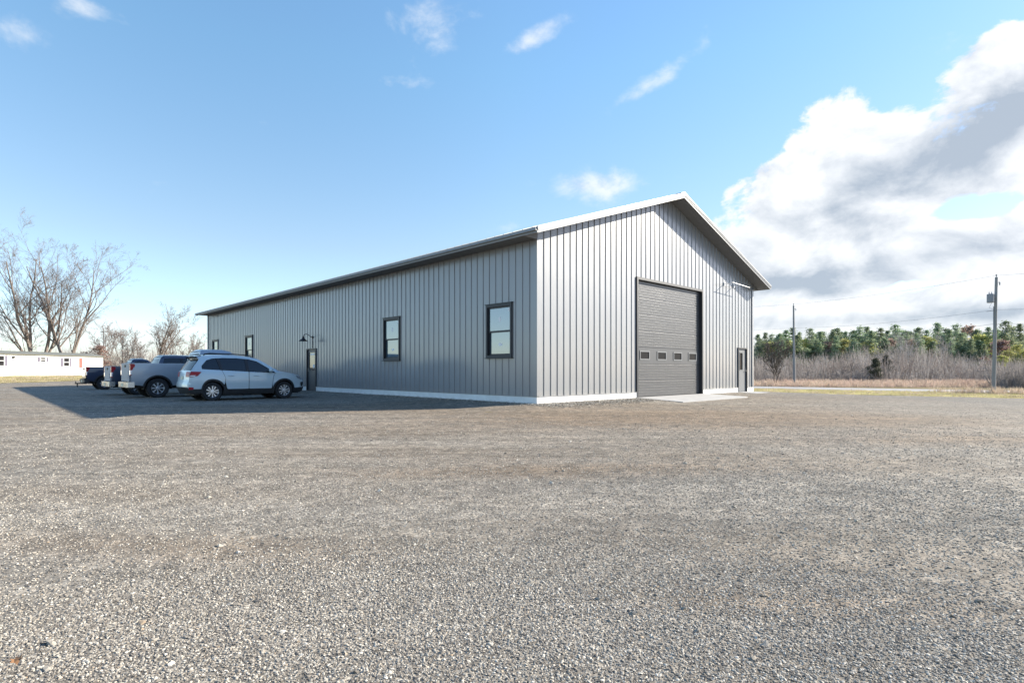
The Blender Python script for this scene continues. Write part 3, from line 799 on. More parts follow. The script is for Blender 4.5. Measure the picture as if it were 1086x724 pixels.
def wheel(root, x, y, r, w, side, style, fat=.66):
    """tyre with a rim child; side = +-1 outward"""
    mb = MB(); s = side; ri = r*fat
    prof = [(ri, s*-.02-w/2*s), (ri+.03, -w/2*s), (r-.035, -w/2*s*1.02), (r-.008, -w/2*s*.82), (r, -w/2*s*.5), (r, w/2*s*.5), (r-.008, w/2*s*.82), (r-.035, w/2*s*1.02), (ri+.03, w/2*s), (ri, w/2*s*.9), (ri-.012, w/2*s*.7), (ri-.012, -w/2*s)]
    mb.lathe(prof, (0, 0, 0), 'y', 36)
    for k in range(40):
        a = 2*PI*k/40
        for t in (-.3, .3):
            c = Vector((math.cos(a)*(r+.001), t*w, math.sin(a)*(r+.001))); tx = Vector((-math.sin(a), 0, math.cos(a)))*.018; ty = Vector((0, .05*w/.2, 0)); up = Vector((math.cos(a), 0, math.sin(a)))*.005
            mb.quad(c-tx-ty+up, c+tx-ty+up, c+tx+ty+up, c-tx+ty+up)
    wh = mb.build('wheel', M_RUB, root, True, angle=35); wh.location = (x, y, r)
    yo = s*w*.40; yb = s*w*.12
    mb = MB()
    mb.lathe([(.001, yb), (ri*.93, yb), (ri*.96, yo*.9)], (0, 0, 0), 'y', 30, 1)
    mb.lathe([(ri-.014, s*w*.1), (ri-.010, yo+s*.01), (ri*.95, yo+s*.018), (ri*.90, yo), (ri*.89, yb)], (0, 0, 0), 'y', 30, 0)
    mb.lathe([(ri*.26, yb), (ri*.26, yo*.98), (ri*.12, yo*1.04), (.001, yo*1.04)], (0, 0, 0), 'y', 16, 0)
    ns = style
    for k in range(ns):
        a = 2*PI*k/ns
        def pt(rad, da, yy): return (rad*math.cos(a+da), yy, rad*math.sin(a+da))
        if style >= 8:
            P = [pt(ri*.2, -.25, yo), pt(ri*.2, .25, yo), pt(ri*.92, .14, yo), pt(ri*.92, -.14, yo)]
            mb.prism(P, (0, -s*.05, 0))
        else:
            for sg in (-1, 1):
                P = [pt(ri*.16, sg*.02, yo*1.02), pt(ri*.2, sg*.55, yo*1.02), pt(ri*.93, sg*.37, yo), pt(ri*.93, sg*.15, yo)]
                mb.prism(P, (0, -s*.04, 0))
    mb.build('rim', [M_RIM, M_RIMD], wh)
    return wh

def make_suv(u_rear, v_c, label):
    L, Wd = 4.62, .905
    x, y = uv(u_rear+L/2, v_c)
    root = empty('suv', (x, y, g(x, y)), ANG, label, 'car')
    sx = -L/2
    ra, fa, wr = .98, 3.65, .352
    def Wf(x, z):
        w = Wd
        if x < .75: w -= .155*((.75-x)/.75)**2.2
        if x > 3.7: w -= .23*((x-3.7)/.92)**2.3
        if z < .5: w -= .05*((.5-z)/.3)**2
        w += .012*math.sin(min(max((z-.5)/.5, 0), 1)*PI)
        if z > 1.06: w -= (z-1.06)*.34 + .10*max(0, z-1.45)
        return w
    rear = [(.14, .30), (.05, .40), (.0, .52), (.0, .66), (.05, .74), (.06, .84), (.075, 1.0), (.13, 1.13)]
    rglass = [(.13, 1.13), (.25, 1.30), (.40, 1.47), (.50, 1.575)]
    roof = [(.40, 1.635), (.62, 1.672), (1.0, 1.703), (1.5, 1.715), (2.0, 1.70), (2.40, 1.655), (2.66, 1.59)]
    wsh = [(2.66, 1.59), (2.92, 1.437), (3.15, 1.285), (3.40, 1.125)]
    hood = [(3.40, 1.125), (3.52, 1.09), (3.8, 1.055), (4.05, 1.01), (4.28, .945), (4.42, .875)]
    front = [(4.42, .875), (4.52, .80), (4.58, .70), (4.62, .56), (4.60, .42), (4.53, .31), (4.40, .25)]
    belt = lambda x: 1.035 + (3.3-x)*.056
    dlo_top = [(3.27, 1.075), (2.95, 1.285), (2.62, 1.495), (2.34, 1.573), (1.9, 1.61), (1.4, 1.615), (1.02, 1.59), (.80, 1.52), (.56, 1.31)]
    S = lambda poly: [(a+sx, b) for a, b in poly]
    Wc = lambda x, z: Wf(x-sx, z)
    body = MB()
    upper = [(.13, 1.13), (.25, 1.30), (.40, 1.47), (.47, 1.56), (.40, 1.635)] + roof[1:] + wsh[1:] + [(3.27, 1.075)] + dlo_top[1:] + [(.56, belt(.56))]
    rq = [(.0, .66), (.05, .74), (.06, .84), (.075, 1.0), (.13, 1.13), (.56, belt(.56)), (1.30, belt(1.30)), (1.43, .86), (1.415, .70), (1.395, .62)] + arc(ra, wr, .46, 30, 178, 12) + [(.36, .46), (.05, .46), (0, .52)]
    fend = [(3.30, belt(3.30)), (3.27, 1.075), (3.40, 1.125)] + hood[1:] + front[1:4] + [(4.60, .46), (4.18, .44)] + arc(fa, wr, .46, 12, 168, 12)[0:] + [(3.185, .60), (3.22, .90)]
    rdoor = [(1.31, belt(1.31)), (2.27, belt(2.27)), (2.27, .44), (1.50, .44), (1.46, .58), (1.43, .70), (1.44, .86)]
    fdoor = [(2.29, belt(2.29)), (3.29, belt(3.29)), (3.205, .90), (3.17, .60), (3.15, .44), (2.29, .44)]
    for s in (-1, 1):
        for P in (upper, rq, fend): add_panel(body, S(P), Wc, s)
    strip(body, S(rear[2:]), Wc, .05); strip(body, S(roof), Wc, .045); strip(body, S(hood), Wc, .035); strip(body, S(front[:4]), Wc, .05)
    strip(body, S([(.50, 1.575), (.47, 1.605), (.40, 1.635)]), Wc, .045)
    bo = body.build('body', M_PSUV, root, True, angle=40)
    for s in (-1, 1):
        for P, hx in ((rdoor, 1.52), (fdoor, 2.46)):
            mb = MB(); add_panel(mb, S(fillet(P, .03)), Wc, s, .003)
            dr = mb.build('door', M_PSUV, root, True, angle=40)
            mb = MB(); w = Wf(hx+.1, .93)+.02
            mb.tube([(hx+sx, s*(w-.012), .945), (hx+.03+sx, s*(w+.02), .945), (hx+.17+sx, s*(w+.02), .94), (hx+.2+sx, s*(w-.012), .94)], .014, 6)
            mb.build('handle', M_PSUV, dr)
    # dark cladding: arches, sills, bumper bottoms; dark liner behind the gaps
    mb = MB()
    for s in (-1, 1):
        for cx in (ra, fa):
            ring = arc(cx, wr, .475, -8, 188, 20) + arc(cx, wr, .405, 188, -8, 20)
            add_panel(mb, S(ring), Wc, s, .014, dx=.5, dz=.5)
        add_panel(mb, S([(1.38, .44), (3.22, .44), (3.24, .24), (1.34, .24)]), Wc, s, .010)
        add_panel(mb, S([(.0, .52), (.05, .46), (.52, .46), (.55, .30), (.14, .28), (.05, .40)]), Wc, s, .004)
        add_panel(mb, S([(4.15, .44), (4.61, .47), (4.53, .31), (4.40, .25), (4.12, .25)]), Wc, s, .004)
    strip(mb, S(rear[:3]), Wc, .055); strip(mb, S(front[3:]), Wc, .055)
    mb.build('cladding', M_BLACK, root, True, angle=40)
    mb = MB()
    for s in (-1, 1):
        ln = [(.2, .42), (.5, .42)] + arc(ra, wr, .42, 170, 10, 10) + [(1.45, .3), (3.2, .3)] + arc(fa, wr, .42, 170, 10, 10) + [(4.3, .42), (4.4, .8), (3.4, 1.02), (.4, 1.10), (.2, .9)]
        add_panel(mb, S(ln), lambda a, b: Wc(a, b)-.05, s)
        for cx in (ra, fa):  # wheel wells
            pts = arc(cx, wr, .43, -10, 190, 12)
            for (a, b), (c, d) in zip(pts[:-1], pts[1:]):
                mb.quad((a+sx, s*.86, b), (c+sx, s*.86, d), (c+sx, s*.5, d), (a+sx, s*.5, b))
            mb.poly([(a+sx, s*.52, b) for a, b in pts])
    mb.box(.3+sx, 4.4+sx, -.62, .62, .22, .34)
    mb.build('chassis', M_BLACK, root)
    # glass
    dl = MB()
    for s in (-1, 1): add_panel(dl, S([(.56, belt(.56)), (3.27, 1.06)] + dlo_top), Wc, s, -.022)
    for s in (-1, 1):
        pil = [[(2.20, belt(2.2)), (2.30, belt(2.3)), (2.27, 1.58), (2.17, 1.59)], [(1.27, belt(1.27)), (1.36, belt(1.36)), (1.25, 1.605), (1.14, 1.597)]]
        for P in pil: add_panel(dl, S(P), Wc, s, -.004, mi=1)
    strip(dl, S([(a, b) for a, b in rglass]), Wc, .05, off=-.01, y0=-.9, y1=.9)
    win = dl.build('window', [M_CGL, M_BLACK], root, True, angle=40)
    mb = MB(); strip(mb, S(wsh), Wc, .06, off=-.004, y0=-.94, y1=.94); mb.build('windshield', M_CGLT, root, True)
    # roof spoiler, rails
    mb = MB(); mb.prism([(.30+sx, -.56, 1.645), (.62+sx, -.60, 1.70), (.62+sx, -.60, 1.665), (.38+sx, -.56, 1.60)], (0, 1.16, 0)); mb.build('spoiler', M_BLACK, root)
    for s in (-1, 1):
        mb = MB(); w = .60
        pts = [(.72, 1.70), (.80, 1.745), (1.2, 1.768), (1.7, 1.772), (2.2, 1.745), (2.42, 1.70), (2.46, 1.66)]
        mb.tube([(a+sx, s*w, b) for a, b in pts], .02, 6)
        mb.build('roof_rail', M_BLACK, root, True)
    # lamps
    for s in (-1, 1):
        mb = MB()
        tl = [(.12, 1.10), (.38, 1.095), (.53, 1.09), (.38, .94), (.08, .885), (.075, .98)]
        add_panel(mb, S(fillet(tl, .02)), Wc, s, .016, mi=0)
        add_panel(mb, S([(.10, .955), (.30, .965), (.27, .925), (.085, .91)]), Wc, s, .021, mi=1)
        strip(mb, S([(.07, .90), (.075, 1.0), (.11, 1.08)]), Wc, .05, n=5, off=.012, y0=.55*s if s > 0 else -1.0, y1=1.0 if s > 0 else -.55)
        mb.build('taillight', [M_RED, M_CLEAR], root, True, angle=50)
        mb = MB(); add_panel(mb, S([(.03, .53), (.22, .52), (.22, .44), (.05, .43)]), Wc, s, .018); mb.build('reflector', M_RED, root)
        mb = MB()
        hl = [(4.15, .955), (4.36, .90), (4.50, .80), (4.44, .765), (4.25, .83)]
        add_panel(mb, S(hl), Wc, s, .012); mb.build('headlight', M_HEAD, root, True)
        mb = MB(); add_panel(mb, S([(4.42, .66), (4.56, .68), (4.585, .60), (4.52, .48), (4.44, .50)]), Wc, s, .010); mb.build('fog_lamp', M_BLACK, root)
        # mirror
        mb = MB(); w = Wf(3.1, 1.12)
        mb.tube([(3.10+sx, s*(w-.03), 1.09), (3.08+sx, s*(w+.08), 1.11)], .028, 6)
        mb.lathe([(.001, -.09), (.07, -.08), (.085, 0), (.07, .05), (.001, .07)], (3.09+sx, s*(w+.13), 1.15), 'x', 12)
        mb.build('mirror', M_PSUV, root, True)
    # grille, badge plate
    mb = MB(); strip(mb, S([(4.50, .80), (4.58, .70), (4.61, .60)]), Wc, .05, off=.008, y0=-.55, y1=.55); mb.build('grille', M_BLACK, root)
    mb = MB(); strip(mb, S([(.055, .80), (.065, .92)]), Wc, .05, off=.01, y0=-.2, y1=.2); mb.build('number_plate', M_PLATE, root)
    mb = MB()
    for xx in (1.75, 2.75):
        for s in (-.38, .38):
            mb.box(xx-.25+sx, xx+.25+sx, s-.25, s+.25, .55, .72, ch=.04); mb.prism([(xx-.25+sx, s-.24, .65), (xx-.12+sx, s-.24, .65), (xx-.26+sx, s-.24, 1.28), (xx-.36+sx, s-.24, 1.28)], (0, .48, 0)); mb.box(xx-.36+sx, xx-.27+sx, s-.13, s+.13, 1.30, 1.47, ch=.03)
    mb.build('seat', M_SEAT, root)
    def tuck(o_):                                # short overhangs
        for v in o_.data.vertices:
            xx = v.co.x - sx
            if xx < ra: v.co.x = ra - (ra-xx)*(.82 if xx < ra-.47 else 1 - .18*((ra-xx)/.47)) + sx
            if xx > fa: v.co.x = fa + (xx-fa)*(.92 if xx > fa+.47 else 1 - .08*((xx-fa)/.47)) + sx
        for c in o_.children: tuck(c)
    for c in list(root.children): tuck(c)
    for xx in (ra, fa):
        for s in (-1, 1): wheel(root, xx+sx, s*.79, wr, .215, s, 5)
    return root

def make_pickup(u_rear, v_c, label, L=5.75, Wd=.99, H=2.05, bedz=1.44, ra=1.05, fa=4.65, wr=.41, bed_end=2.30, cab_end=4.35, paintm=None, gate=None, rimstyle=8, hitch=False, chrome=True, group=None):
    x, y = uv(u_rear+L/2, v_c)
    root = empty('pickup_truck', (x, y, g(x, y)), ANG, label, 'pickup truck', group)
    sx = -L/2
    gate = gate or paintm
    sill = wr+.10
    def Wf(x, z):
        w = Wd
        if x < .25: w -= .02*((.25-x)/.25)
        if x > L-1.1: w -= .12*((x-L+1.1)/1.1)**2.2
        if z < sill+.2: w -= .04*((sill+.2-z)/.4)**2
        w += .015*math.sin(min(max((z-sill)/(bedz-sill), 0), 1)*PI)
        if z > bedz-.05 and x > bed_end: w -= (z-bedz+.05)*.32
        return w
    S = lambda poly: [(a+sx, b) for a, b in poly]
    Wc = lambda x, z: Wf(x-sx, z)
    ar = wr+.10; tx = .10
    # bed with its own walls and floor
    mb = MB()
    side = [(tx, bedz-.02), (tx+.03, bedz), (bed_end-.01, bedz), (bed_end-.01, sill)] + [(ra+ar+.02, sill)] + arc(ra, wr, ar, math.degrees(math.asin(.10/ar)), 180-math.degrees(math.asin(.10/ar)), 14) + [(tx+.25, sill+.02), (tx, sill+.06)]
    for s in (-1, 1):
        add_panel(mb, S(side), Wc, s)
        w = Wf(1, bedz)
        mb.quad((tx+sx, s*w, bedz), (bed_end+sx, s*w, bedz), (bed_end+sx, s*(w-.09), bedz+.002), (tx+sx, s*(w-.09), bedz+.002))
        mb.quad((tx+sx, s*(w-.09), bedz), (bed_end+sx, s*(w-.09), bedz), (bed_end+sx, s*(w-.12), bedz-.5), (tx+sx, s*(w-.12), bedz-.5))
    mb.quad((tx+sx, -Wd+.1, bedz-.5), (bed_end+sx, -Wd+.1, bedz-.5), (bed_end+sx, Wd-.1, bedz-.5), (tx+sx, Wd-.1, bedz-.5))
    mb.quad((bed_end+sx, -Wd+.02, sill), (bed_end+sx, Wd-.02, sill), (bed_end+sx, Wd-.02, bedz), (bed_end+sx, -Wd+.02, bedz))
    mb.build('bed', paintm, root, True, angle=35)
    # tailgate
    mb = MB(); w = Wd-.17
    mb.box(tx-.035+sx, tx+.03+sx, -w, w, sill+.18, bedz+.005, ch=.015)
    mb.box(tx-.045+sx, tx-.036+sx, -w*.8, w*.8, sill+.30, bedz-.32)
    tg = mb.build('tailgate', gate, root)
    mb = MB(); mb.box(tx-.055+sx, tx-.0352+sx, -.14, .14, bedz-.17, bedz-.07); mb.build('handle', M_BLACK, tg)
    # cab: lower sides, upper frame, roof
    hz = bedz-.10                               # hood base height at the cowl
    cab = MB()
    c0 = bed_end+.02
    wsb = cab_end+.55                            # windshield base
    rr = [(c0+.02, bedz-.02), (c0+.10, bedz+.25), (c0+.18, H-.10), (c0+.28, H-.02), (c0+.8, H+.0), (cab_end-.35, H-.01), (cab_end-.1, H-.06)]
    ws = [(cab_end-.1, H-.06), (cab_end+.22, H-.30), (wsb, hz+.04)]
    dt = [(wsb-.20, bedz-.02), (cab_end+.08, H-.34), (cab_end-.20, H-.145), (c0+.55, H-.125), (c0+.30, H-.16), (c0+.22, bedz+.06), (c0+.24, bedz-.02)]
    up = rr + ws[1:2] + [(wsb, bedz-.02)] + dt
    nose = [(L-.18, hz-.06), (L-.10, hz-.16), (L-.06, hz-.45), (L-.02, sill+.25), (L-.05, sill+.02)]
    hood = [(wsb, hz+.04), (wsb+.3, hz+.03), (L-.5, hz), (L-.18, hz-.06)]
    fend = [(cab_end-.02+.30, bedz-.02), (wsb, bedz-.02), (wsb, hz+.04)] + hood[1:] + nose[1:] + [(fa+ar+.1, sill)] + arc(fa, wr, ar, math.degrees(math.asin(.10/ar)), 180-math.degrees(math.asin(.10/ar)), 14) + [(cab_end+.28, sill)] if fa-ar > cab_end+.3 else None
    dsplit = cab_end+.28 if fa-ar > cab_end+.3 else fa-ar-.03
    fend = [(dsplit, bedz-.02), (wsb, bedz-.02), (wsb, hz+.04)] + hood[1:] + nose[1:] + [(fa+ar+.05, sill)] + arc(fa, wr, ar, math.degrees(math.asin(.10/ar)), 180-math.degrees(math.asin(.10/ar)), 14) + [(dsplit, sill)]
    for s in (-1, 1):
        add_panel(cab, S(up), Wc, s); add_panel(cab, S(fend), Wc, s)
        add_panel(cab, S([(c0, bedz-.02), (c0+.20, bedz-.02), (c0+.20, sill), (c0, sill)]), Wc, s)
    strip(cab, S(rr[2:]), Wc, .05); strip(cab, S(hood), Wc, .05); strip(cab, S(nose), Wc, .03)
    cab.quad((c0+.005+sx, -Wd+.02, sill), (c0+.005+sx, Wd-.02, sill), (c0+.02+sx, Wd-.02, bedz-.02), (c0+.02+sx, -Wd+.02, bedz-.02))
    cab.build('cab', paintm, root, True, angle=38)
    nd = 2 if cab_end - c0 > 1.7 else 1
    e = [c0+.21] + ([c0+.21+(dsplit-c0-.21)*.47] if nd == 2 else []) + [dsplit-.01]
    for s in (-1, 1):
        for a, b in zip(e[:-1], e[1:]):
            mb = MB(); add_panel(mb, S([(a+.008, bedz-.02), (b-.008, bedz-.02), (b-.008, sill), (a+.008, sill)]), Wc, s, .002); dr = mb.build('door', paintm, root, True)
            mb = MB(); w = Wf(a+.2, bedz-.18)+.03; mb.box(a+.08+sx, a+.26+sx, min(s*(w-.03), s*w), max(s*(w-.03), s*w), bedz-.2, bedz-.16); mb.build('handle', M_CHROME if chrome else M_BLACK, dr)
    mb = MB()
    for s in (-1, 1):
        add_panel(mb, S(dt), Wc, s, -.02)
        for a in e[1:-1]: add_panel(mb, S([(a-.05, bedz-.02), (a+.05, bedz-.02), (a+.02, H-.13), (a-.08, H-.13)]), Wc, s, -.004, mi=1)
    strip(mb, S([(c0+.03, bedz+.05), (c0+.10, bedz+.25), (c0+.165, H-.16)]), Wc, .03, off=.0, y0=-.86, y1=.86)
    mb.build('window', [M_CGL, M_BLACK], root, True, angle=40)
    mb = MB(); 
    # rear face of the cab around the glass
    for t0, t1 in ((-1, -.86), (.86, 1)): strip(mb, S(rr[:3]), Wc, .03, n=2, y0=t0, y1=t1)
    strip(mb, S([(c0+.02, bedz-.02), (c0+.03, bedz+.05)]), Wc, .03, off=.001, y0=-.86, y1=.86); strip(mb, S([(c0+.165, H-.16), (c0+.18, H-.10)]), Wc, .03, off=.001, y0=-.86, y1=.86)
    mb.build('cab_rear_panel', paintm, root, True)
    mb = MB(); strip(mb, S(ws), Wc, .06, y0=-.97, y1=.97); mb.build('windshield', M_CGL, root, True)
    # wells, frame, exhaust
    mb = MB()
    for s in (-1, 1):
        for cx in (ra, fa):
            pts = arc(cx, wr, ar-.005, -5, 185, 12)
            for (a, b), (c, d) in zip(pts[:-1], pts[1:]): mb.quad((a+sx, s*(Wd-.03), b), (c+sx, s*(Wd-.03), d), (c+sx, s*.55, d), (a+sx, s*.55, b))
            mb.poly([(a+sx, s*.57, b) for a, b in pts])
            ring = arc(cx, wr, ar+.035, 6, 174, 16) + arc(cx, wr, ar-.03, 174, 6, 16)
            add_panel(mb, S(ring), Wc, s, .008, dx=.5, dz=.5)
        mb.box(.2+sx, L-.4+sx, s*.45-.05, s*.45+.05, wr-.02, wr+.16)
    mb.box(ra-.06+sx, ra+.06+sx, -.75, .75, wr-.07, wr+.07); mb.box(.35+sx, L-.4+sx, -.8, .8, sill-.02, sill+.05)
    mb.box(.4+sx, .8+sx, -.5, -.1, wr+.02, wr+.14)
    mb.build('chassis', M_BLACK, root)
    # rear bumper
    mb = MB(); P = [(-.04, -.82), (.0, -Wd-.005), (.22, -Wd-.012), (.22, -Wd+.05), (.10, -Wd+.09), (.10, -.5)]
    full = P + [(a, -b) for a, b in P[::-1]]
    mb.prism([(a+sx, b, sill-.06) for a, b in full], (0, 0, .22)); bp = mb.build('rear_bumper', M_CHROME if chrome else M_BLACK, root)
    mb = MB(); mb.box(-.05+sx, -.041+sx, -.16, .16, sill-.03, sill+.10); mb.build('number_plate', M_PLATE, bp)
    mb = MB(); P = [(L-.12, -Wd+.1), (L-.0, -Wd+.25), (L+.03, 0)]; full = P + [(a, -b) for a, b in P[1::-1] if True] + [(L-.2, Wd-.2), (L-.2, -Wd+.2)]
    mb.prism([(a+sx, b, sill-.04) for a, b in full], (0, 0, .24)); mb.build('front_bumper', M_CHROME if chrome else M_BLACK, root)
    for s in (-1, 1):
        mb = MB(); y0, y1 = sorted((s*(Wd-.165), s*(Wd+.004)))
        mb.box(tx-.03+sx, tx+.11+sx, y0, y1, bedz-.29, bedz-.03, 0, ch=.01); mb.box(tx-.03+sx, tx+.13+sx, y0, y1, bedz-.47, bedz-.291, 1); mb.box(tx-.031+sx, tx+.13+sx, y0-.001, y1+.001, bedz-.50, bedz-.471, 0)
        mb.box(tx+.11+sx, tx+.135+sx, y0-.0015, y1+.0015, bedz-.5, bedz-.05, 0)
        mb.build('taillight', [M_RED, M_CLEAR], root)
        mb = MB(); add_panel(mb, S([(L-.5, hz-.1), (L-.12, hz-.16), (L-.09, hz-.36), (L-.42, hz-.34)]), Wc, s, .01); mb.build('headlight', M_HEAD, root)
        mb = MB(); w = Wf(cab_end, bedz)
        mb.tube([(cab_end+.1+sx, s*(w-.02), bedz+.02), (cab_end+.08+sx, s*(w+.16), bedz+.06)], .03, 6); mb.box(cab_end+.02+sx, cab_end+.14+sx, *sorted((s*(w+.1), s*(w+.32))), bedz-.02, bedz+.26, ch=.03); mb.build('mirror', M_BLACK, root)
    if hitch:
        mb = MB(); mb.box(-.36+sx, .2+sx, -.035, .035, sill-.14, sill-.07); mb.lathe([(.012, 0), (.012, .04), (.028, .06), (.028, .09), (.001, .105)], (-.32+sx, 0, sill-.07), 'z', 12)
        mb.box(-.28+sx, -.22+sx, -.035, .035, sill-.32, sill-.14); mb.build('tow_hitch', M_BLACK, root)
    for xx in (ra, fa):
        for s in (-1, 1): wheel(root, xx+sx, s*(Wd-.145), wr, .265, s, rimstyle, .61)
    return root

make_suv(-7.0, 11.86, 'silver white compact SUV parked nose to the wall, nearest of the parked vehicles')
make_pickup(-7.95, 16.2, 'silver pickup truck with chrome rear bumper and big tyres parked beside the silver white SUV', paintm=M_PRAM, gate=M_GATE, bed_end=2.5, cab_end=4.0, fa=4.6)
make_pickup(-8.05, 19.75, 'slate blue pickup truck with pale tailgate, mostly hidden behind the silver pickup', L=5.5, Wd=.93, H=1.86, bedz=1.34, ra=1.1, fa=4.4, wr=.38, bed_end=1.85, cab_end=3.95, paintm=M_PSLATE, gate=M_PWHITE, chrome=True)
make_pickup(-7.75, 29.9, 'dark navy pickup truck with a tow hitch, farthest of the parked vehicles', L=5.2, Wd=.92, H=1.86, bedz=1.36, ra=.95, fa=4.15, wr=.39, bed_end=2.15, cab_end=3.25, paintm=M_PNAVY, hitch=True, chrome=False, rimstyle=8)

# ------------------------------------------------------------------ mobile home
hx0, hy0, hx1, hy1 = -66.5, 60.0, -63.0, 87.0
hd = Vector((hx1-hx0, hy1-hy0)); HL = hd.length; ha = math.atan2(hd.y, hd.x)
H0 = empty('mobile_home', (hx0, hy0, .30), ha, 'long white mobile home with a low grey roof beneath the big bare trees', 'house')
# local x along the house, -y faces the lot
mb = MB(); mb.box(0, HL, 0, 4.2, .5, 2.86)
k = .55
mb.build('wall', M_MH, H0)
mb = MB(); mb.box(.03, HL-.03, .04, 4.16, -.3, .499); mb.build('skirting', M_SKIRT, H0)
mb = MB(); mb.prism([(-.2, -.28, 2.83), (-.2, 2.1, 3.22), (-.2, 4.48, 2.83), (-.2, 4.48, 2.92), (-.2, 2.1, 3.34), (-.2, -.28, 2.92)], (HL+.4, 0, 0)); 
rf = mb.build('roof', M_MHROOF, H0)
mb = MB(); mb.tube([(9.5, 1.0, 2.9), (9.5, 1.0, 3.5)], .09, 8); mb.tube([(9.5, 1.0, 3.5), (9.5, 1.0, 3.58)], .14, 8); mb.build('vent_pipe', M_WHITEM, rf)
mb = MB()
for a in (0, HL): mb.prism([(a-.005, 0, 2.86), (a-.005, 4.2, 2.86), (a-.005, 2.1, 3.22)], (.01, 0, 0))
mb.build('gable_end', M_MH, H0)
def mh_s(px):   # position along the house for a column of the photograph
    t = (px-CX)/F; return (t*hy0-hx0)/((hx1-hx0)-t*(hy1-hy0))*HL
for px0, px1, z0, z1 in ((-4, 4, 1.35, 2.6), (43, 48, 1.95, 2.5), (67.5, 73, 1.35, 2.5)):
    a, b = sorted((mh_s(px0), mh_s(px1)))
    mb = MB(); f_ = .09
    mb.box(a, b, -.05, .02, z1, z1+f_); mb.box(a, b, -.05, .02, z0-f_, z0); mb.box(a-f_, a, -.05, .02, z0-f_, z1+f_); mb.box(b, b+f_, -.05, .02, z0-f_, z1+f_); mb.box(a, b, -.045, .02, (z0+z1)/2-.03, (z0+z1)/2+.03)
    w = mb.build('window', M_WHITEM, H0)
    mb = MB(); mb.box(a, b, -.02, -.004, z0, z1); mb.build('pane', M_PANED, w)
    for c in (a-f_-.36, b+f_+.02):
        mb = MB(); mb.box(c, c+.33, -.04, -.002, z0-.05, z1+.05)
        for q in range(7):
            zz = z0 + (z1-z0)*q/7+.03; mb.box(c+.04, c+.29, -.055, -.041, zz, zz+.05)
        mb.build('shutter', M_SHUT, w)
a, b = mh_s(84), mh_s(87.3); a, b = sorted((a, b))
mb = MB(); mb.box(a, b, -.05, -.002, 1.15, 2.55, ch=.03); mb.box(a+.1, b-.1, -.065, -.051, 1.95, 2.4); mb.build('red_panel', M_REDP, H0)
a = mh_s(14); mb = MB(); mb.box(a-.12, a+.12, -.16, -.002, 2.3, 2.62, ch=.04); mb.build('wall_vent', M_BLACK, H0)  # small dark vent box on the house wall
a = mh_s(79.5); mb = MB(); mb.lathe([(.001, -.12), (.09, -.10), (.10, 0), (.001, .0)], (a, -.0, 2.5), 'y', 12); mb.build('porch_lamp', M_SHUT, H0)

# ------------------------------------------------------------------ bare trees
def bare_skeleton(rs, H, leaders, spread, r0, twig=1.0, depth=4):
    """vase-shaped bare tree: list of (p0,p1,r0,r1,level)"""
    out = []
    def grow(p, d, length, r, lev):
        n = 6 if lev <= 1 else (4 if lev == 2 else 3)
        pts = [np.array(p)]; d = np.array(d)/np.linalg.norm(d)
        rr = [r]
        for i in range(n):
            d = d + rs.normal(0, .10 if lev < 2 else .16, 3) + np.array([0, 0, .055 if lev < 3 else .02])
            d /= np.linalg.norm(d)
            pts.append(pts[-1] + d*length/n); rr.append(r*(1-.78*(i+1)/n))
            out.append((pts[-2], pts[-1], rr[-2], rr[-1], lev))
        if lev >= depth: return
        nb = {0: 8, 1: 6, 2: 6, 3: 6}[lev] * (twig if lev >= 2 else 1)
        for k in range(int(nb)):
            t = rs.uniform(.22 if lev == 0 else .12, 1.0); i = min(n-1, int(t*n)); f = t*n-i
            q = pts[i]*(1-f)+pts[i+1]*f; rad = (rr[i]*(1-f)+rr[i+1]*f)*.62
            base = pts[i+1]-pts[i]; base /= np.linalg.norm(base)
            ax = rs.normal(0, 1, 3); ax -= base*ax.dot(base); ax /= np.linalg.norm(ax)
            an = rs.uniform(.45, .95)
            dd = base*math.cos(an)+ax*math.sin(an) + np.array([0, 0, .22])
            grow(q, dd, length*rs.uniform(.38, .62)*(1-.35*t if lev else 1-.2*t), max(rad, .006), lev+1)
    for (lx, ly, lh, lr) in leaders:
        grow((lx*.12, ly*.12, -.3), (lx*spread, ly*spread, 1), H*lh, r0*lr, 0)
    return out
def bare_tree(name, loc, sk, label, cat='tree', group=None, bark=None, twigm=None, rmin=.008):
    root = empty(name, loc, 0, label, cat, group)
    P0 = np.array([s[0] for s in sk]); P1 = np.array([s[1] for s in sk]); R0 = np.maximum([s[2] for s in sk], rmin); R1 = np.maximum([s[3] for s in sk], rmin*.8); lv = np.array([s[4] for s in sk])
    for lo, nm, mt, n in ((lv <= 0, 'trunk', bark or M_BARK, 9), (lv > 0, 'crown', twigm or M_TWIG, 4)):
        Vv, Ff = seg_tubes(P0[lo], P1[lo], R0[lo], R1[lo], n); npmesh(nm, Vv, Ff, mt, root)
    return root
G_BARE = 'big bare trees behind the mobile home'
Zt = 92
def tree_at(px, Y, dz=0): x = X(px, Y); return (x, Y, g(x, Y)+dz)
rs = np.random.default_rng(3)
bare_tree('bare_tree', tree_at(38, 94), bare_skeleton(rs, 19.6, [(-.9, .2, .97, 1), (-.25, -.3, 1.0, .85), (-1.6, .1, .72, .6)], .25, .30), 'big bare tree with trunks leaning left behind the mobile home', group=G_BARE)
bare_tree('bare_tree', tree_at(45, 97), bare_skeleton(rs, 19.0, [(.15, .0, 1.0, 1), (.9, .3, .86, .75)], .25, .32), 'tall upright bare tree forking into two trunks, middle of the three behind the mobile home', group=G_BARE)
bare_tree('bare_tree', tree_at(72, 95), bare_skeleton(rs, 19.0, [(-.35, .1, 1.0, .9), (.75, .2, .98, .9), (1.6, -.2, .72, .5)], .24, .29), 'big bare tree spreading to the right, standing beside the right end of the mobile home', group=G_BARE)
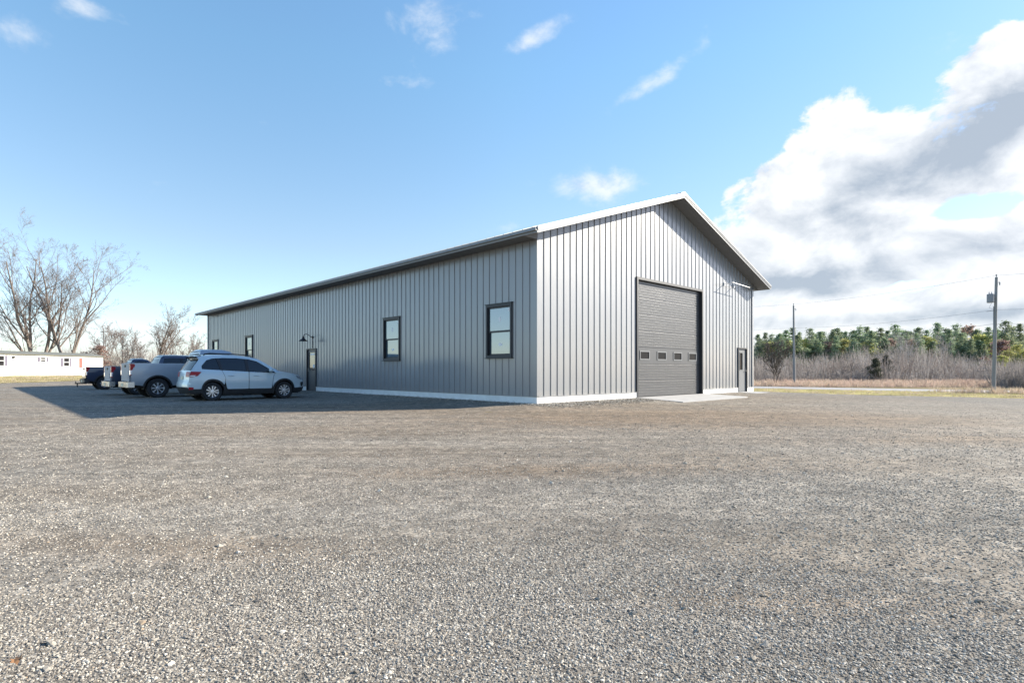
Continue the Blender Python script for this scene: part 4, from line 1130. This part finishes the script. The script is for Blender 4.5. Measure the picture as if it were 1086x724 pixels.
bare_tree('bare_tree', tree_at(168, 105), bare_skeleton(rs, 11.0, [(-.35, 0, 1.0, .9), (.5, .2, .85, .8), (.1, .3, .8, .6)], .35, .26), 'small slender bare tree standing alone beyond the silver pickup')
for px, Y, h, ld in ((112, 122, 9.5, 'low spreading bare tree left of the thin pole beyond the navy pickup'), (131, 128, 9, 'low grey bare tree beyond the pickup beds'), (146, 130, 8, 'faint grey bare tree beside the small slender tree'), (186, 125, 8.5, 'rounded bare tree between the slender tree and the metal building'), (205, 128, 7.5, 'small bare tree closest to the far corner of the metal building')):
    bare_tree('bare_tree', tree_at(px, Y), bare_skeleton(rs, h, [(-.5, 0, 1, 1), (.5, .3, .9, .8), (0, -.4, .85, .7)], .4, .15, depth=3, twig=.9), ld, group='low bare trees beyond the pickups', rmin=.02)

# ------------------------------------------------------------------ thickets (uncountable)
def thicket(name, label, spots, mats, rs_, r=.022):
    """spots = [(x,y,z,h,w,n,mat)] each a many-stemmed shrub of thin upright sticks"""
    A, Bq, Ra, Rb, mi = [], [], [], [], []
    for (x, y, z, h, w, n, m) in spots:
        for k in range(n):
            a = rs_.uniform(0, 2*PI); rr_ = w*rs_.uniform(0, 1)**.6
            p = np.array([x+math.cos(a)*rr_*.5, y+math.sin(a)*rr_*.5, z-.1]); hh = h*rs_.uniform(.45, 1.05)
            d = np.array([math.cos(a)*rr_*.5/h+rs_.normal(0, .10), math.sin(a)*rr_*.5/h+rs_.normal(0, .10), 1.0]); d /= np.linalg.norm(d)
            mid = p+d*hh*.55; top = mid+(d+rs_.normal(0, .12, 3))*hh*.45
            A += [p, mid]; Bq += [mid, top]; Ra += [r*1.5, r]; Rb += [r, r*.5]; mi += [m, m]
            for q in range(5):
                t = rs_.uniform(.25, .95); s = p+(mid-p)*min(1, t/.55) if t < .55 else mid+(top-mid)*(t-.55)/.45
                e = s+(d*.7+rs_.normal(0, .42, 3))*hh*rs_.uniform(.10, .24)
                A.append(s); Bq.append(e); Ra.append(r*.7); Rb.append(r*.4); mi.append(m)
    Vv, Ff = seg_tubes(A, Bq, Ra, Rb, 3)
    o = npmesh(name, Vv, Ff, mats, None, np.tile(np.array(mi), 3))
    return tag(o, label, 'thicket', kind='stuff')
rs = np.random.default_rng(5)
spots = []
for k in range(620):
    Y = rs.uniform(97, 138); px = rs.uniform(770, 1130); x = X(px, Y)
    h = rs.uniform(3.8, 6.6)*(.75+.012*(Y-97)) * (1.15 if 900 < px < 1010 else .92)
    spots.append((x, Y, g(x, Y), h, rs.uniform(1.2, 2.6), 15, int(rs.choice([0, 0, 0, 1, 1, 2]))))
for k in range(420):    # low tangle in front
    Y = rs.uniform(93, 104); px = rs.uniform(780, 1130); x = X(px, Y)
    spots.append((x, Y, g(x, Y), rs.uniform(1.2, 2.8), rs.uniform(1.5, 3), 14, 0 if rs.uniform() < .8 else 1))
thicket('brush_thicket', 'grey brown leafless brush growing in front of the pine wood beyond the road', spots, [M_BRUSH, M_BRUSH2, M_BRUSH3], rs)
spots = []
for k in range(70):
    Y = rs.uniform(70, 80); px = rs.uniform(1062, 1125); x = X(px, Y)
    spots.append((x, Y, g(x, Y), rs.uniform(1.6, 3.6), 2.4, 26, 0))
thicket('bramble_thicket', 'dark purplish bramble thicket right of the transformer pole', spots, [M_BRUSH], rs, .02)
spots = []
for k in range(200):
    Y = rs.uniform(118, 165); px = rs.uniform(-40, 235); x = X(px, Y)
    spots.append((x, Y, g(x, Y), rs.uniform(3.5, 7.0)*Y/125, 3.0, 15, 0 if rs.uniform() < .4 else 1))
thicket('distant_thicket', 'pale leafless thicket along the horizon behind the mobile home and pickups', spots, [M_BRUSH, M_BRUSH2], rs, .025)
# dry stalks and grass tufts along the road and by the lawn
def tufts(name, label, spots, mats, rs_, r=.012, n=22):
    A, Bq, Ra, Rb, mi = [], [], [], [], []
    for (x, y, z, h, w, m) in spots:
        for k in range(n):
            a = rs_.uniform(0, 2*PI); q = w*rs_.uniform(0, 1)**.5
            p = np.array([x+math.cos(a)*q, y+math.sin(a)*q, z-.03]); d = np.array([rs_.normal(0, .3), rs_.normal(0, .3), 1])*h*rs_.uniform(.5, 1.1)
            A.append(p); Bq.append(p+d); Ra.append(r); Rb.append(r*.35); mi.append(m)
    Vv, Ff = seg_tubes(A, Bq, Ra, Rb, 3)
    return tag(npmesh(name, Vv, Ff, mats, None, np.tile(np.array(mi), 3)), label, 'dry grass', kind='stuff')
spots = []
for k in range(1500):
    Y = rs.uniform(72, 99); px = rs.uniform(775, 1120); x = X(px, Y); c = road_c(x, Y)
    if c < 6.2: continue
    spots.append((x, Y, g(x, Y), rs.uniform(.35, .95), 1.0, 0 if rs.uniform() < .5 else 1))
tufts('tall_dry_grass', 'tan and russet dry grass on the far side of the road', spots, [M_TAN, M_TAN2], rs, .022, 20)
spots = []
for k in range(110):
    s = rs.uniform(14.5, 36); c = rs.uniform(-6.8, -3.8); x = 33+s*.777+c*.631; y = 68-s*.631+c*.777
    spots.append((x, y, g(x, y), rs.uniform(.4, .85), .6, 0))
tufts('pole_grass_clump', 'tan tall grass clump around the foot of the transformer pole', spots, [M_TAN], rs, .016, 26)
spots = []
for k in range(1500):
    s = rs.uniform(-22, 45); c = rs.uniform(-16.3, -3.8); x = 33+s*.777+c*.631; y = 68-s*.631+c*.777
    spots.append((x, y, g(x, y), rs.uniform(.08, .22), .5, 0 if rs.uniform() < .7 else 1))
tufts('verge_grass', 'short yellow grass on the verge between the gravel lot and the road', spots, [M_YEL, M_TAN], rs, .014, 18)
spots = []
for k in range(1100):
    Y = rs.uniform(50, 74); x = rs.uniform(-66, -43)
    if x > -44-(56-Y)*.1 and Y < 57: continue
    spots.append((x, Y, g(x, Y), rs.uniform(.05, .14), .5, 0 if rs.uniform() < .5 else 1))
tufts('lawn_grass', 'short tan grass in front of the white mobile home', spots, [M_YEL, M_TAN], rs, .014, 16)

# ------------------------------------------------------------------ conifers and leafy trees beyond the road
def leaf_cloud(C, S, rs_, flat=.5):
    n = len(C); a = rs_.normal(0, 1, (n, 3)); a[:, 2] *= flat; a /= np.linalg.norm(a, axis=1, keepdims=True)
    b = rs_.normal(0, 1, (n, 3)); b -= a*(a*b).sum(1, keepdims=True); b /= np.linalg.norm(b, axis=1, keepdims=True)
    S = S[:, None]
    V_ = np.stack([C-a*S-b*S*.28, C+a*S*.1-b*S*.5, C+a*S*1.1, C+a*S*.1+b*S*.5], 1).reshape(-1, 3)
    return V_, (np.arange(n)*4)[:, None]+np.arange(4)[None]
def pine_proto(rs_, H, Rm, lo=.18, dens=1.0):
    """white pine: whorls of uneven boughs with gaps"""
    C, S = [], []; A, Bq, Ra, Rb = [], [], [], []
    z = H*lo
    while z < H*.985:
        t = (z-H*lo)/(H*(1-lo)); rad = Rm*(1-t)**.9*(.5+.75*rs_.uniform()) + .2
        nb = rs_.integers(4, 7)
        for k in range(nb):
            a = rs_.uniform(0, 2*PI); L_b = rad*rs_.uniform(.55, 1.15); up = rs_.uniform(-.12, .22)+.12*t
            p = np.array([0, 0, z]); e = np.array([math.cos(a)*L_b, math.sin(a)*L_b, z+L_b*up])
            A.append(p); Bq.append(e); Ra.append(.05*(1-t)+.015); Rb.append(.012)
            nc = max(2, int(L_b*2.6))
            for q in range(nc):
                f = .35+.7*(q+.5)/nc; c = p+(e-p)*f; m = int(30*dens*(.42+.6*(1-t)))
                C.append(c+rs_.normal(0, 1, (m, 3))*np.array([.55, .55, .38])*(.45+.75*(1-t))); S.append(rs_.uniform(.10, .26, m))
        z += H*.046*rs_.uniform(.6, 1.5)
    m = 14; C.append(np.array([0, 0, H*.965])+np.clip(rs_.normal(0, 1, (m, 3)), -1.6, 1.6)*np.array([.13, .13, .28])); S.append(rs_.uniform(.14, .3, m))
    Vl, Fl = leaf_cloud(np.concatenate(C), np.concatenate(S), rs_)
    zt = np.linspace(-.5, H*.96, 8); T0 = np.stack([rs_.normal(0, .06, 8), rs_.normal(0, .06, 8), zt], 1); rt = np.linspace(.20, .03, 8)
    Vt, Ft = seg_tubes(np.concatenate([T0[:-1], np.array(A)]), np.concatenate([T0[1:], np.array(Bq)]), np.concatenate([rt[:-1], Ra]), np.concatenate([rt[1:], Rb]), 5)
    return Vl, Fl, Vt, Ft
def round_proto(rs_, H, Rm, n=2600, lo=.25):
    """broad leafy crown made of uneven clumps"""
    C, S = [], []; A, Bq = [], []
    for k in range(34):
        t = rs_.uniform(0, 1); z = H*(lo+(1-lo)*t); rad = Rm*math.sin(PI*(.18+.78*t))**.8*rs_.uniform(.3, 1)
        a = rs_.uniform(0, 2*PI); c = np.array([math.cos(a)*rad, math.sin(a)*rad, z]); m = n//34
        C.append(c+rs_.normal(0, 1, (m, 3))*np.array([.5, .5, .4])*Rm*.30); S.append(rs_.uniform(.12, .32, m))
        A.append(np.array([0, 0, z*.55])); Bq.append(c)
    Vl, Fl = leaf_cloud(np.concatenate(C), np.concatenate(S), rs_, 1)
    zt = np.linspace(-.4, H*.7, 6); T0 = np.stack([rs_.normal(0, .1, 6), rs_.normal(0, .1, 6), zt], 1); rt = np.linspace(.18, .05, 6)
    Vt, Ft = seg_tubes(np.concatenate([T0[:-1], np.array(A)]), np.concatenate([T0[1:], np.array(Bq)]), np.concatenate([rt[:-1], np.full(len(A), .05)]), np.concatenate([rt[1:], np.full(len(A), .015)]), 5)
    return Vl, Fl, Vt, Ft
rs = np.random.default_rng(21)
PINES = [pine_proto(rs, 15, r_, lo_, 1.0) for r_, lo_ in ((4.0, .12), (3.4, .1), (4.4, .16), (3.0, .08), (3.8, .14), (4.8, .18))]
ROUND = [round_proto(rs, 12, r_, 2600) for r_ in (3.0, 3.6, 2.6)]
CEDAR = [round_proto(rs, 12, 4.6, 7000, .1)]
MESHC = {}
def wood_tree(name, protos, k, leafm, px, top_y, Y, label, group, rzz, ref_h):
    x = X(px, Y); z = g(x, Y); h = CAM_Z + (HY-top_y+1.5)/F*Y - z; s = h/ref_h
    root = empty(name, (x, Y, z), rzz, label, 'tree', group); root.scale = (s*rs.uniform(.95, 1.5), s*rs.uniform(.95, 1.5), s)
    key = (name, k, leafm.name)
    if key not in MESHC:
        Vl, Fl, Vt, Ft = protos[k]
        c = npmesh('crown', Vl, Fl, leafm, root); t_ = npmesh('trunk', Vt, Ft, M_BARK, root); MESHC[key] = (c.data, t_.data)
    else:
        for nm, d in zip(('crown', 'trunk'), MESHC[key]):
            o_ = bpy.data.objects.new(nm, d); col.objects.link(o_); o_.parent = root
    return root
G_PINE = 'evergreens of the pine wood beyond the road'
pine_list = [(806, 359, 150), (812, 354, 155), (822, 360, 146), (831, 355, 158), (845, 358, 150), (859, 349, 148), (866, 355, 160), (873, 353, 152), (881, 356, 146), (888, 349, 150), (897, 353, 162), (905, 351, 150), (912, 346, 148), (919, 348, 158), (926, 353, 146), (934, 349, 152), (941, 352, 160), (949, 345, 148), (957, 350, 156), (965, 353, 150), (974, 348, 152), (983, 351, 160), (994, 344, 148), (1003, 349, 156), (1015, 344, 146), (1022, 349, 158), (1036, 350, 150), (1048, 348, 146), (1056, 350, 160), (1066, 341, 142), (1075, 348, 155), (1081, 345, 146), (1092, 344, 150), (869, 364, 138), (886, 366, 136), (902, 368, 137), (953, 366, 137), (1009, 362, 136), (1030, 360, 135), (1044, 366, 134)] + [(804+i*7.3, 356+5*math.sin(i*2.1)+3*math.sin(i*.9), 168+7*math.sin(i*1.7)) for i in range(38)] + [(808+i*9.1+3*math.sin(i*3.3), 357+6*math.sin(i*1.3+1), 141+4*math.sin(i*2.7)) for i in range(30)]
for i, (px, ty, Y) in enumerate(pine_list):
    wood_tree('pine_tree', PINES, i % 6, M_PINE, px, ty, Y, 'dark green evergreen in the far wood behind the leafless brush', G_PINE, rs.uniform(0, 6.28), 15)
G_OL = 'olive leafy trees of the far wood'
for i, (px, ty, Y) in enumerate([(818, 364, 140), (838, 362, 143), (852, 360, 141), (895, 361, 140), (922, 362, 139), (984, 357, 141), (1040, 356, 139), (1070, 372, 118), (1079, 366, 122), (1063, 378, 115), (1088, 372, 118)]):
    wood_tree('olive_tree', ROUND, i % 3, M_OLIVE, px, ty, Y, 'yellowish green leafy tree among the dark evergreens of the far wood', G_OL, rs.uniform(0, 6.28), 12.6)
G_RU = 'rust coloured trees of the far wood'
for i, (px, ty, Y) in enumerate([(943, 360, 143), (965, 360, 139), (1029, 345, 152), (1061, 362, 128), (877, 362, 142)]):
    wood_tree('rust_tree', ROUND, i % 3, M_RUST, px, ty, Y, 'rust brown autumn tree among the evergreens of the far wood', G_RU, rs.uniform(0, 6.28), 12.6)
r_ = wood_tree('rust_tree', ROUND, 1, M_RUST, 104, 367, 118, 'rust brown bush beyond the right end of the white mobile home', None, .4, 12.6); r_.scale = (r_.scale[2]*1.6, r_.scale[2]*1.6, r_.scale[2])
# individual plants in front of the wood
cz = wood_tree('cedar_bush', CEDAR, 0, M_CEDAR, 927, 381, 95, 'dark green rounded cedar bush standing out in the pale brush', None, 1.0, 12.6); cz.scale = (cz.scale[2]*.9,)*2 + (cz.scale[2],)
cz2 = wood_tree('cedar_bush', CEDAR, 0, M_CEDAR, 940, 378, 101, 'thin dark cedar just right of the rounded cedar bush', None, 2.0, 12.6); cz2.scale = (cz2.scale[2]*.6,)*2 + (cz2.scale[2],)
rs2 = np.random.default_rng(8)
bare_tree('bare_tree', tree_at(822, 84), bare_skeleton(rs2, 5.6, [(0, 0, 1.05, 1), (.25, .1, .95, .7), (-.3, .1, .9, .7)], .22, .12, twig=1.5, depth=3), 'dark dense leafless tree beside the corner of the metal building across the road', twigm=plain('dark_twig', (.10, .085, .07), .95, var=.2), rmin=.02)
for px, Y, h, ld in ((966, 120, 9.5, 'pale slender birch leaning in the brush'), (958, 124, 9.0, 'pale birch left of the leaning birch in the brush'), (1002, 122, 8.5, 'pale slim birch in the brush left of the transformer pole')):
    bare_tree('birch_tree', tree_at(px, Y), bare_skeleton(rs2, h, [(-.25, 0, 1, 1), (.12, .2, .85, .7)], .4, .11, depth=3), ld, bark=M_BIRCH, twigm=M_BRUSH2, group='pale birches in the brush')

# ------------------------------------------------------------------ utility poles and wires
def pole(px, Y, h, lean, label, r=.16, trans=False):
    x = X(px, Y); z = g(x, Y)
    root = empty('utility_pole', (x, Y, z), 0, label, 'utility pole')
    mb = MB(); top = (lean, 0, h); mb.tube([(0, 0, -.5), (lean*.5, 0, h*.5), top], [r, r*.86, r*.68], 12); mb.build('pole', M_POLE, root, True, angle=50)
    mb = MB()
    mb.tube([(lean, 0, h), (lean, 0, h+.12)], .03, 6); mb.lathe([(.001, .28), (.06, .26), (.07, .22), (.045, .2), (.07, .17), (.05, .12), (.03, .1)], (lean, 0, h), 'z', 10)
    mb.build('insulator', M_TRANS, root)
    mb = MB(); zz = h*.985-.35
    mb.tube([(lean*.96, 0, zz), (lean*.96+.32, .0, zz+.06)], .03, 6); mb.tube([(lean*.96+.32, 0, zz+.06), (lean*.96+.32, 0, zz-.22)], .05, 8); mb.build('fuse_cutout', M_TRANS, root)
    mb = MB(); mb.tube([(lean*.5-.13, 0, 0.02), (lean*.5+.0-.13, 0, h*.75)], .025, 6); mb.build('conduit', M_TRANS, root)
    if trans:
        mb = MB(); zc = h*.82; cx = lean*.82-.50
        mb.lathe([(.001, -.42), (.25, -.42), (.27, -.38), (.27, .33), (.25, .38), (.001, .42)], (cx, 0, zc), 'z', 20)
        mb.box(cx+.2, lean*.82, -.05, .05, zc-.2, zc-.12); mb.box(cx+.2, lean*.82, -.05, .05, zc+.12, zc+.2)
        for a in (-.12, .12): mb.tube([(cx+a, 0, zc+.38), (cx+a, 0, zc+.58)], .035, 8)
        mb.build('transformer', M_TRANS, root)
        mb = MB(); mb.tube([(lean*.7, 0, h*.715), (lean*.7-.85, 0, h*.705)], .02, 6); mb.tube([(lean*.7, 0, h*.715), (lean*.7-.5, .1, h*.74), (lean*.82-.3, .1, h*.78)], .012, 5); mb.build('wire_bracket', M_TRANS, root)
    return Vector((x, Y, z)), h, lean
pA = pole(1053.5, 52, 10.7, .28, 'weathered utility pole carrying a grey transformer can, on the near side of the road', trans=True)
pB = pole(842.5, 78, 11.1, -.12, 'slim utility pole without a transformer, on the far side of the road')
pC_pos = Vector((-6, 96, -.5))
mbp = MB(); x_ = X(110, 128); z_ = g(x_, 128)
mbp.tube([(0, 0, -.5), (0, 0, 10.2)], [.13, .09], 8); pt_ = empty('utility_pole', (x_, 128, z_), 0, 'thin distant pole beyond the navy pickup and the mobile home', 'utility pole'); mbp.build('pole', M_POLE, pt_); mbp = MB(); mbp.box(-.8, .8, -.05, .05, 9.4, 9.52); mbp.build('crossarm', M_POLE, pt_)
pD_pos = Vector((X(1053.5, 51.5)+40, 51.5-32, -.9))       # next pole down the road, outside the photograph
def wire(a, b, sag, label, r=.014, k_=.6):
    mb = MB(); pts = [a.lerp(b, t/24) - Vector((0, 0, sag*4*(t/24)*(1-t/24))) for t in range(25)]
    mid = pts[0]
    mb.tube([p-mid for p in pts], r*k_, 5); o_ = mb.build('power_line', M_WIRE); o_.location = mid
    tag(o_, label, 'power line', 'power lines along the road'); return o_
A_, hA, lA = pA; B_, hB, lB = pB
def on(p, h, lean, f): return p + Vector((lean*f, 0, h*f))
names = ['top power line', 'second power line', 'third power line', 'lowest thick cable']
for i, (f, sag, r_) in enumerate(((1.015, .25, .016), (.72, .35, .014), (.60, .5, .018), (.54, .45, .03))):
    desc = ['topmost', 'upper middle', 'lower middle', 'lowest and thickest'][i]
    wire(on(A_, hA, lA, f), on(B_, hB, lB, f), sag, f'{desc} sagging wire strung between the transformer pole and the slim pole', r_)
    wire(on(B_, hB, lB, f), Vector((pC_pos.x, pC_pos.y, pC_pos.z+10.4*f)), sag*1.3, f'{desc} wire running from the slim pole left behind the metal building', r_)
    wire(on(A_, hA, lA, f), Vector((pD_pos.x, pD_pos.y, pD_pos.z+10.4*f)), sag*1.3, f'{desc} wire leaving the transformer pole towards the right edge', r_)

# one dead leaf in the near left corner
lx, ly = -1.84, 2.10
mb = MB()
lp = [(0, -.035), (.012, -.012), (.03, -.01), (.02, .006), (.028, .026), (.01, .022), (0, .042), (-.01, .022), (-.028, .026), (-.02, .006), (-.03, -.01), (-.012, -.012)]
mb.prism([(a, b, .004+3*abs(a)**1.5) for a, b in lp], (0, 0, .001)); lf = mb.build('fallen_leaf', M_LEAF); lf.location = (lx, ly, g(lx, ly)+.05); lf.scale = (.65, .65, .65); lf.rotation_euler = (.25, -.2, .7); tag(lf, 'orange brown fallen leaf on the gravel at the near left corner', 'leaf')

# ------------------------------------------------------------------ light
SUN_AZ = 16.5; SUN_EL = 25.5        # azimuth above +X towards +Y
sd = Vector((math.cos(R(SUN_EL))*math.cos(R(SUN_AZ)), math.cos(R(SUN_EL))*math.sin(R(SUN_AZ)), math.sin(R(SUN_EL))))
sun = bpy.data.lights.new('sun', 'SUN'); sun.energy = 5.0; sun.angle = R(.5); sun.color = (1, .92, .79)
so = bpy.data.objects.new('sun', sun); col.objects.link(so); so.rotation_euler = sd.to_track_quat('Z', 'Y').to_euler(); so.location = (40, 10, 40)
w = bpy.data.worlds.new('World'); scene.world = w; w.use_nodes = True
t = w.node_tree; bg = t.nodes['Background']
sky = t.nodes.new('ShaderNodeTexSky'); sky.sky_type = 'NISHITA'; sky.sun_disc = False
sky.sun_elevation = R(SUN_EL); sky.sun_rotation = R(90-SUN_AZ); sky.altitude = 100; sky.air_density = 1.0; sky.dust_density = .35; sky.ozone_density = 2.0
bg.inputs['Strength'].default_value = .084
def MA(op, a, b=None, c=None, clamp=False):
    n = t.nodes.new('ShaderNodeMath'); n.operation = op; n.use_clamp = clamp
    for k, q in enumerate((a, b, c)):
        if q is None: continue
        if hasattr(q, 'links'): t.links.new(q, n.inputs[k])
        else: n.inputs[k].default_value = q
    return n.outputs[0]
tc = t.nodes.new('ShaderNodeTexCoord'); sx_ = t.nodes.new('ShaderNodeSeparateXYZ'); t.links.new(tc.outputs['Generated'], sx_.inputs[0])
dx_, dy_, dz_ = sx_.outputs
az = MA('ARCTAN2', dx_, dy_); el = MA('ARCSINE', dz_)
# cloud plane coordinates: the sky as a flat layer seen in perspective
den = MA('ADD', MA('MAXIMUM', dz_, 0), .16)
cb = t.nodes.new('ShaderNodeCombineXYZ'); t.links.new(MA('DIVIDE', dx_, den), cb.inputs[0]); t.links.new(MA('DIVIDE', dy_, den), cb.inputs[1])
cb2 = t.nodes.new('ShaderNodeCombineXYZ'); t.links.new(az, cb2.inputs[0]); t.links.new(MA('MULTIPLY', el, 1.5), cb2.inputs[1])
def cnoise(off, scale, detail, rough, dist=.0):
    va = t.nodes.new('ShaderNodeVectorMath'); va.operation = 'ADD'; va.inputs[1].default_value = off; t.links.new(cb2.outputs[0], va.inputs[0])
    n = N(t, 'ShaderNodeTexNoise', Scale=scale, Detail=detail, Roughness=rough, Distortion=dist); t.links.new(va.outputs[0], n.inputs['Vector']); return n.outputs['Fac']
fb = cnoise((0, 0, 0), 8.0, 10, .60, .25); fbs = cnoise((.022, .020, 0), 8.0, 6, .56, .25)     # the second sample lies towards the sun: it shades the billows
fb2 = noise(t, cb.outputs[0], 1.3, 8, .6); fb3 = cnoise((3, 1, 0), 24.0, 6, .62)
def blob(px, py, sxp, syp, rot, amp):
    a0 = math.atan((px-CX)/F); e0 = math.atan((HY-py)/math.hypot(F, px-CX)); k = math.cos(a0)
    sa, se = sxp/F*k*k, syp/F*k
    A_ = MA('SUBTRACT', az, a0); E_ = MA('SUBTRACT', el, e0); c, s = math.cos(R(rot)), math.sin(R(rot))
    p = MA('MULTIPLY', MA('ADD', MA('MULTIPLY', A_, c), MA('MULTIPLY', E_, s)), 1/sa)
    q = MA('MULTIPLY', MA('SUBTRACT', MA('MULTIPLY', E_, c), MA('MULTIPLY', A_, s)), 1/se)
    r2 = MA('ADD', MA('MULTIPLY', p, p), MA('MULTIPLY', q, q))
    return MA('MULTIPLY', MA('EXPONENT', MA('MULTIPLY', r2, -1)), amp)
def total(bl):
    s = None
    for b in bl: s = blob(*b) if s is None else MA('ADD', s, blob(*b))
    return s
field = total([
    (1020, 262, 225, 72, 12, .92), (1085, 140, 125, 52, 33, .98), (885, 125, 44, 34, 0, .62), (930, 165, 95, 42, 25, .5), (1055, 68, 52, 24, 10, .8),
    (820, 190, 60, 16, 8, .42), (830, 235, 85, 45, 15, .72), (900, 320, 190, 45, 0, .75), (960, 345, 260, 22, 0, .6), (1350, 260, 260, 110, 0, .9), (1280, 100, 110, 50, 0, .5)])
wisp = total([(625, 197, 58, 17, -2, .78), (530, 243, 44, 8, 10, .36), (720, 190, 30, 11, 0, .32),
    (452, 20, 36, 34, -35, .62), (572, 38, 44, 12, 20, .58), (690, 88, 70, 11, 25, .52), (415, 88, 40, 10, 0, .38), (283, 134, 26, 10, -30, .30),
    (30, 32, 80, 24, -10, .46), (90, 8, 60, 14, 0, .44), (100, 345, 200, 16, 0, .42), (150, 372, 190, 20, 0, .55), (-200, 330, 200, 40, 0, .5), (1000, 60, 60, 20, 0, .3)])
gap = total([(1040, 222, 66, 16, 4, 1.25), (985, 300, 85, 11, 10, 1.15), (760, 300, 40, 14, 0, .4)])
bil = MA('ADD', MA('MULTIPLY', MA('SUBTRACT', fb, .5), 2.5), MA('MULTIPLY', MA('SUBTRACT', fb3, .5), .55))
def cover(fv, lo, hi, k=1.0):
    m = N(t, 'ShaderNodeMapRange', _interpolation_type='SMOOTHSTEP'); t.links.new(MA('MULTIPLY_ADD', bil, k, fv), m.inputs['Value'])
    m.inputs['From Min'].default_value = lo; m.inputs['From Max'].default_value = hi; return m.outputs[0]
mask = MA('MAXIMUM', cover(MA('SUBTRACT', MA('SUBTRACT', field, gap), MA('MULTIPLY', MA('SUBTRACT', 1.0, MA('MULTIPLY', field, 3.0), clamp=True), .4)), .22, .50), MA('MULTIPLY', cover(wisp, .26, .9, .62), .85))
# grey undersides
shade = total([(1035, 150, 135, 34, 30, 1.15), (900, 205, 110, 18, 24, .55), (960, 275, 130, 14, 6, .5), (850, 300, 110, 16, 0, .85), (960, 338, 220, 9, 0, .7), (1050, 262, 60, 10, 0, .3), (1060, 330, 70, 10, 0, .5), (60, 368, 160, 8, 0, .5), (830, 272, 60, 10, -10, .3)])
lit = MA('MULTIPLY', MA('SUBTRACT', fbs, fb), 2.6)
shv = MA('ADD', MA('MULTIPLY_ADD', MA('SUBTRACT', fb2, .5), .5, shade), lit, clamp=True)
cc = mixc(t, (5.3, 5.4, 5.5), (2.4, 2.75, 3.2), shv)
eln = MA('MULTIPLY', el, 1/(PI/2), clamp=True)
tint = ramp(t, [(.03, (.55, .585, .66)), (.13, (.59, .565, .535)), (.31, (.588, .70, .675)), (.6, (.60, .76, .84))], eln).outputs[0]
tv = t.nodes.new('ShaderNodeVectorMath'); tv.operation = 'SCALE'; tv.inputs['Scale'].default_value = 2.07; t.links.new(tint, tv.inputs[0])
azr = ramp(t, [(.0, (1, 1, 1)), (1.0, (.80, .80, .90))], MA('MULTIPLY', az, 1/R(42), clamp=True)).outputs[0]
skc = mixc(t, mixc(t, sky.outputs[0], tv.outputs[0], 1.0, 'MULTIPLY'), azr, 1.0, 'MULTIPLY')
fin = mixc(t, skc, cc, MA('MULTIPLY', mask, .95))
t.links.new(fin, bg.inputs['Color'])

# ------------------------------------------------------------------ camera and output
cam = bpy.data.cameras.new('camera'); co_ = bpy.data.objects.new('camera', cam); col.objects.link(co_)
cam.sensor_width = 36; cam.lens = F/1086*36; cam.shift_y = 31/1086; cam.clip_start = .05; cam.clip_end = 9000
co_.location = (0, 0, CAM_Z); co_.rotation_euler = (PI/2, 0, 0)
scene.camera = co_
scene.render.resolution_x = 1024; scene.render.resolution_y = 682
vs_ = scene.view_settings; vs_.view_transform = 'Standard'; vs_.look = 'None'; vs_.exposure = 1.26; vs_.gamma = 1
scene.cycles.max_bounces = 8; scene.cycles.transparent_max_bounces = 12
scene.cycles.use_denoising = True
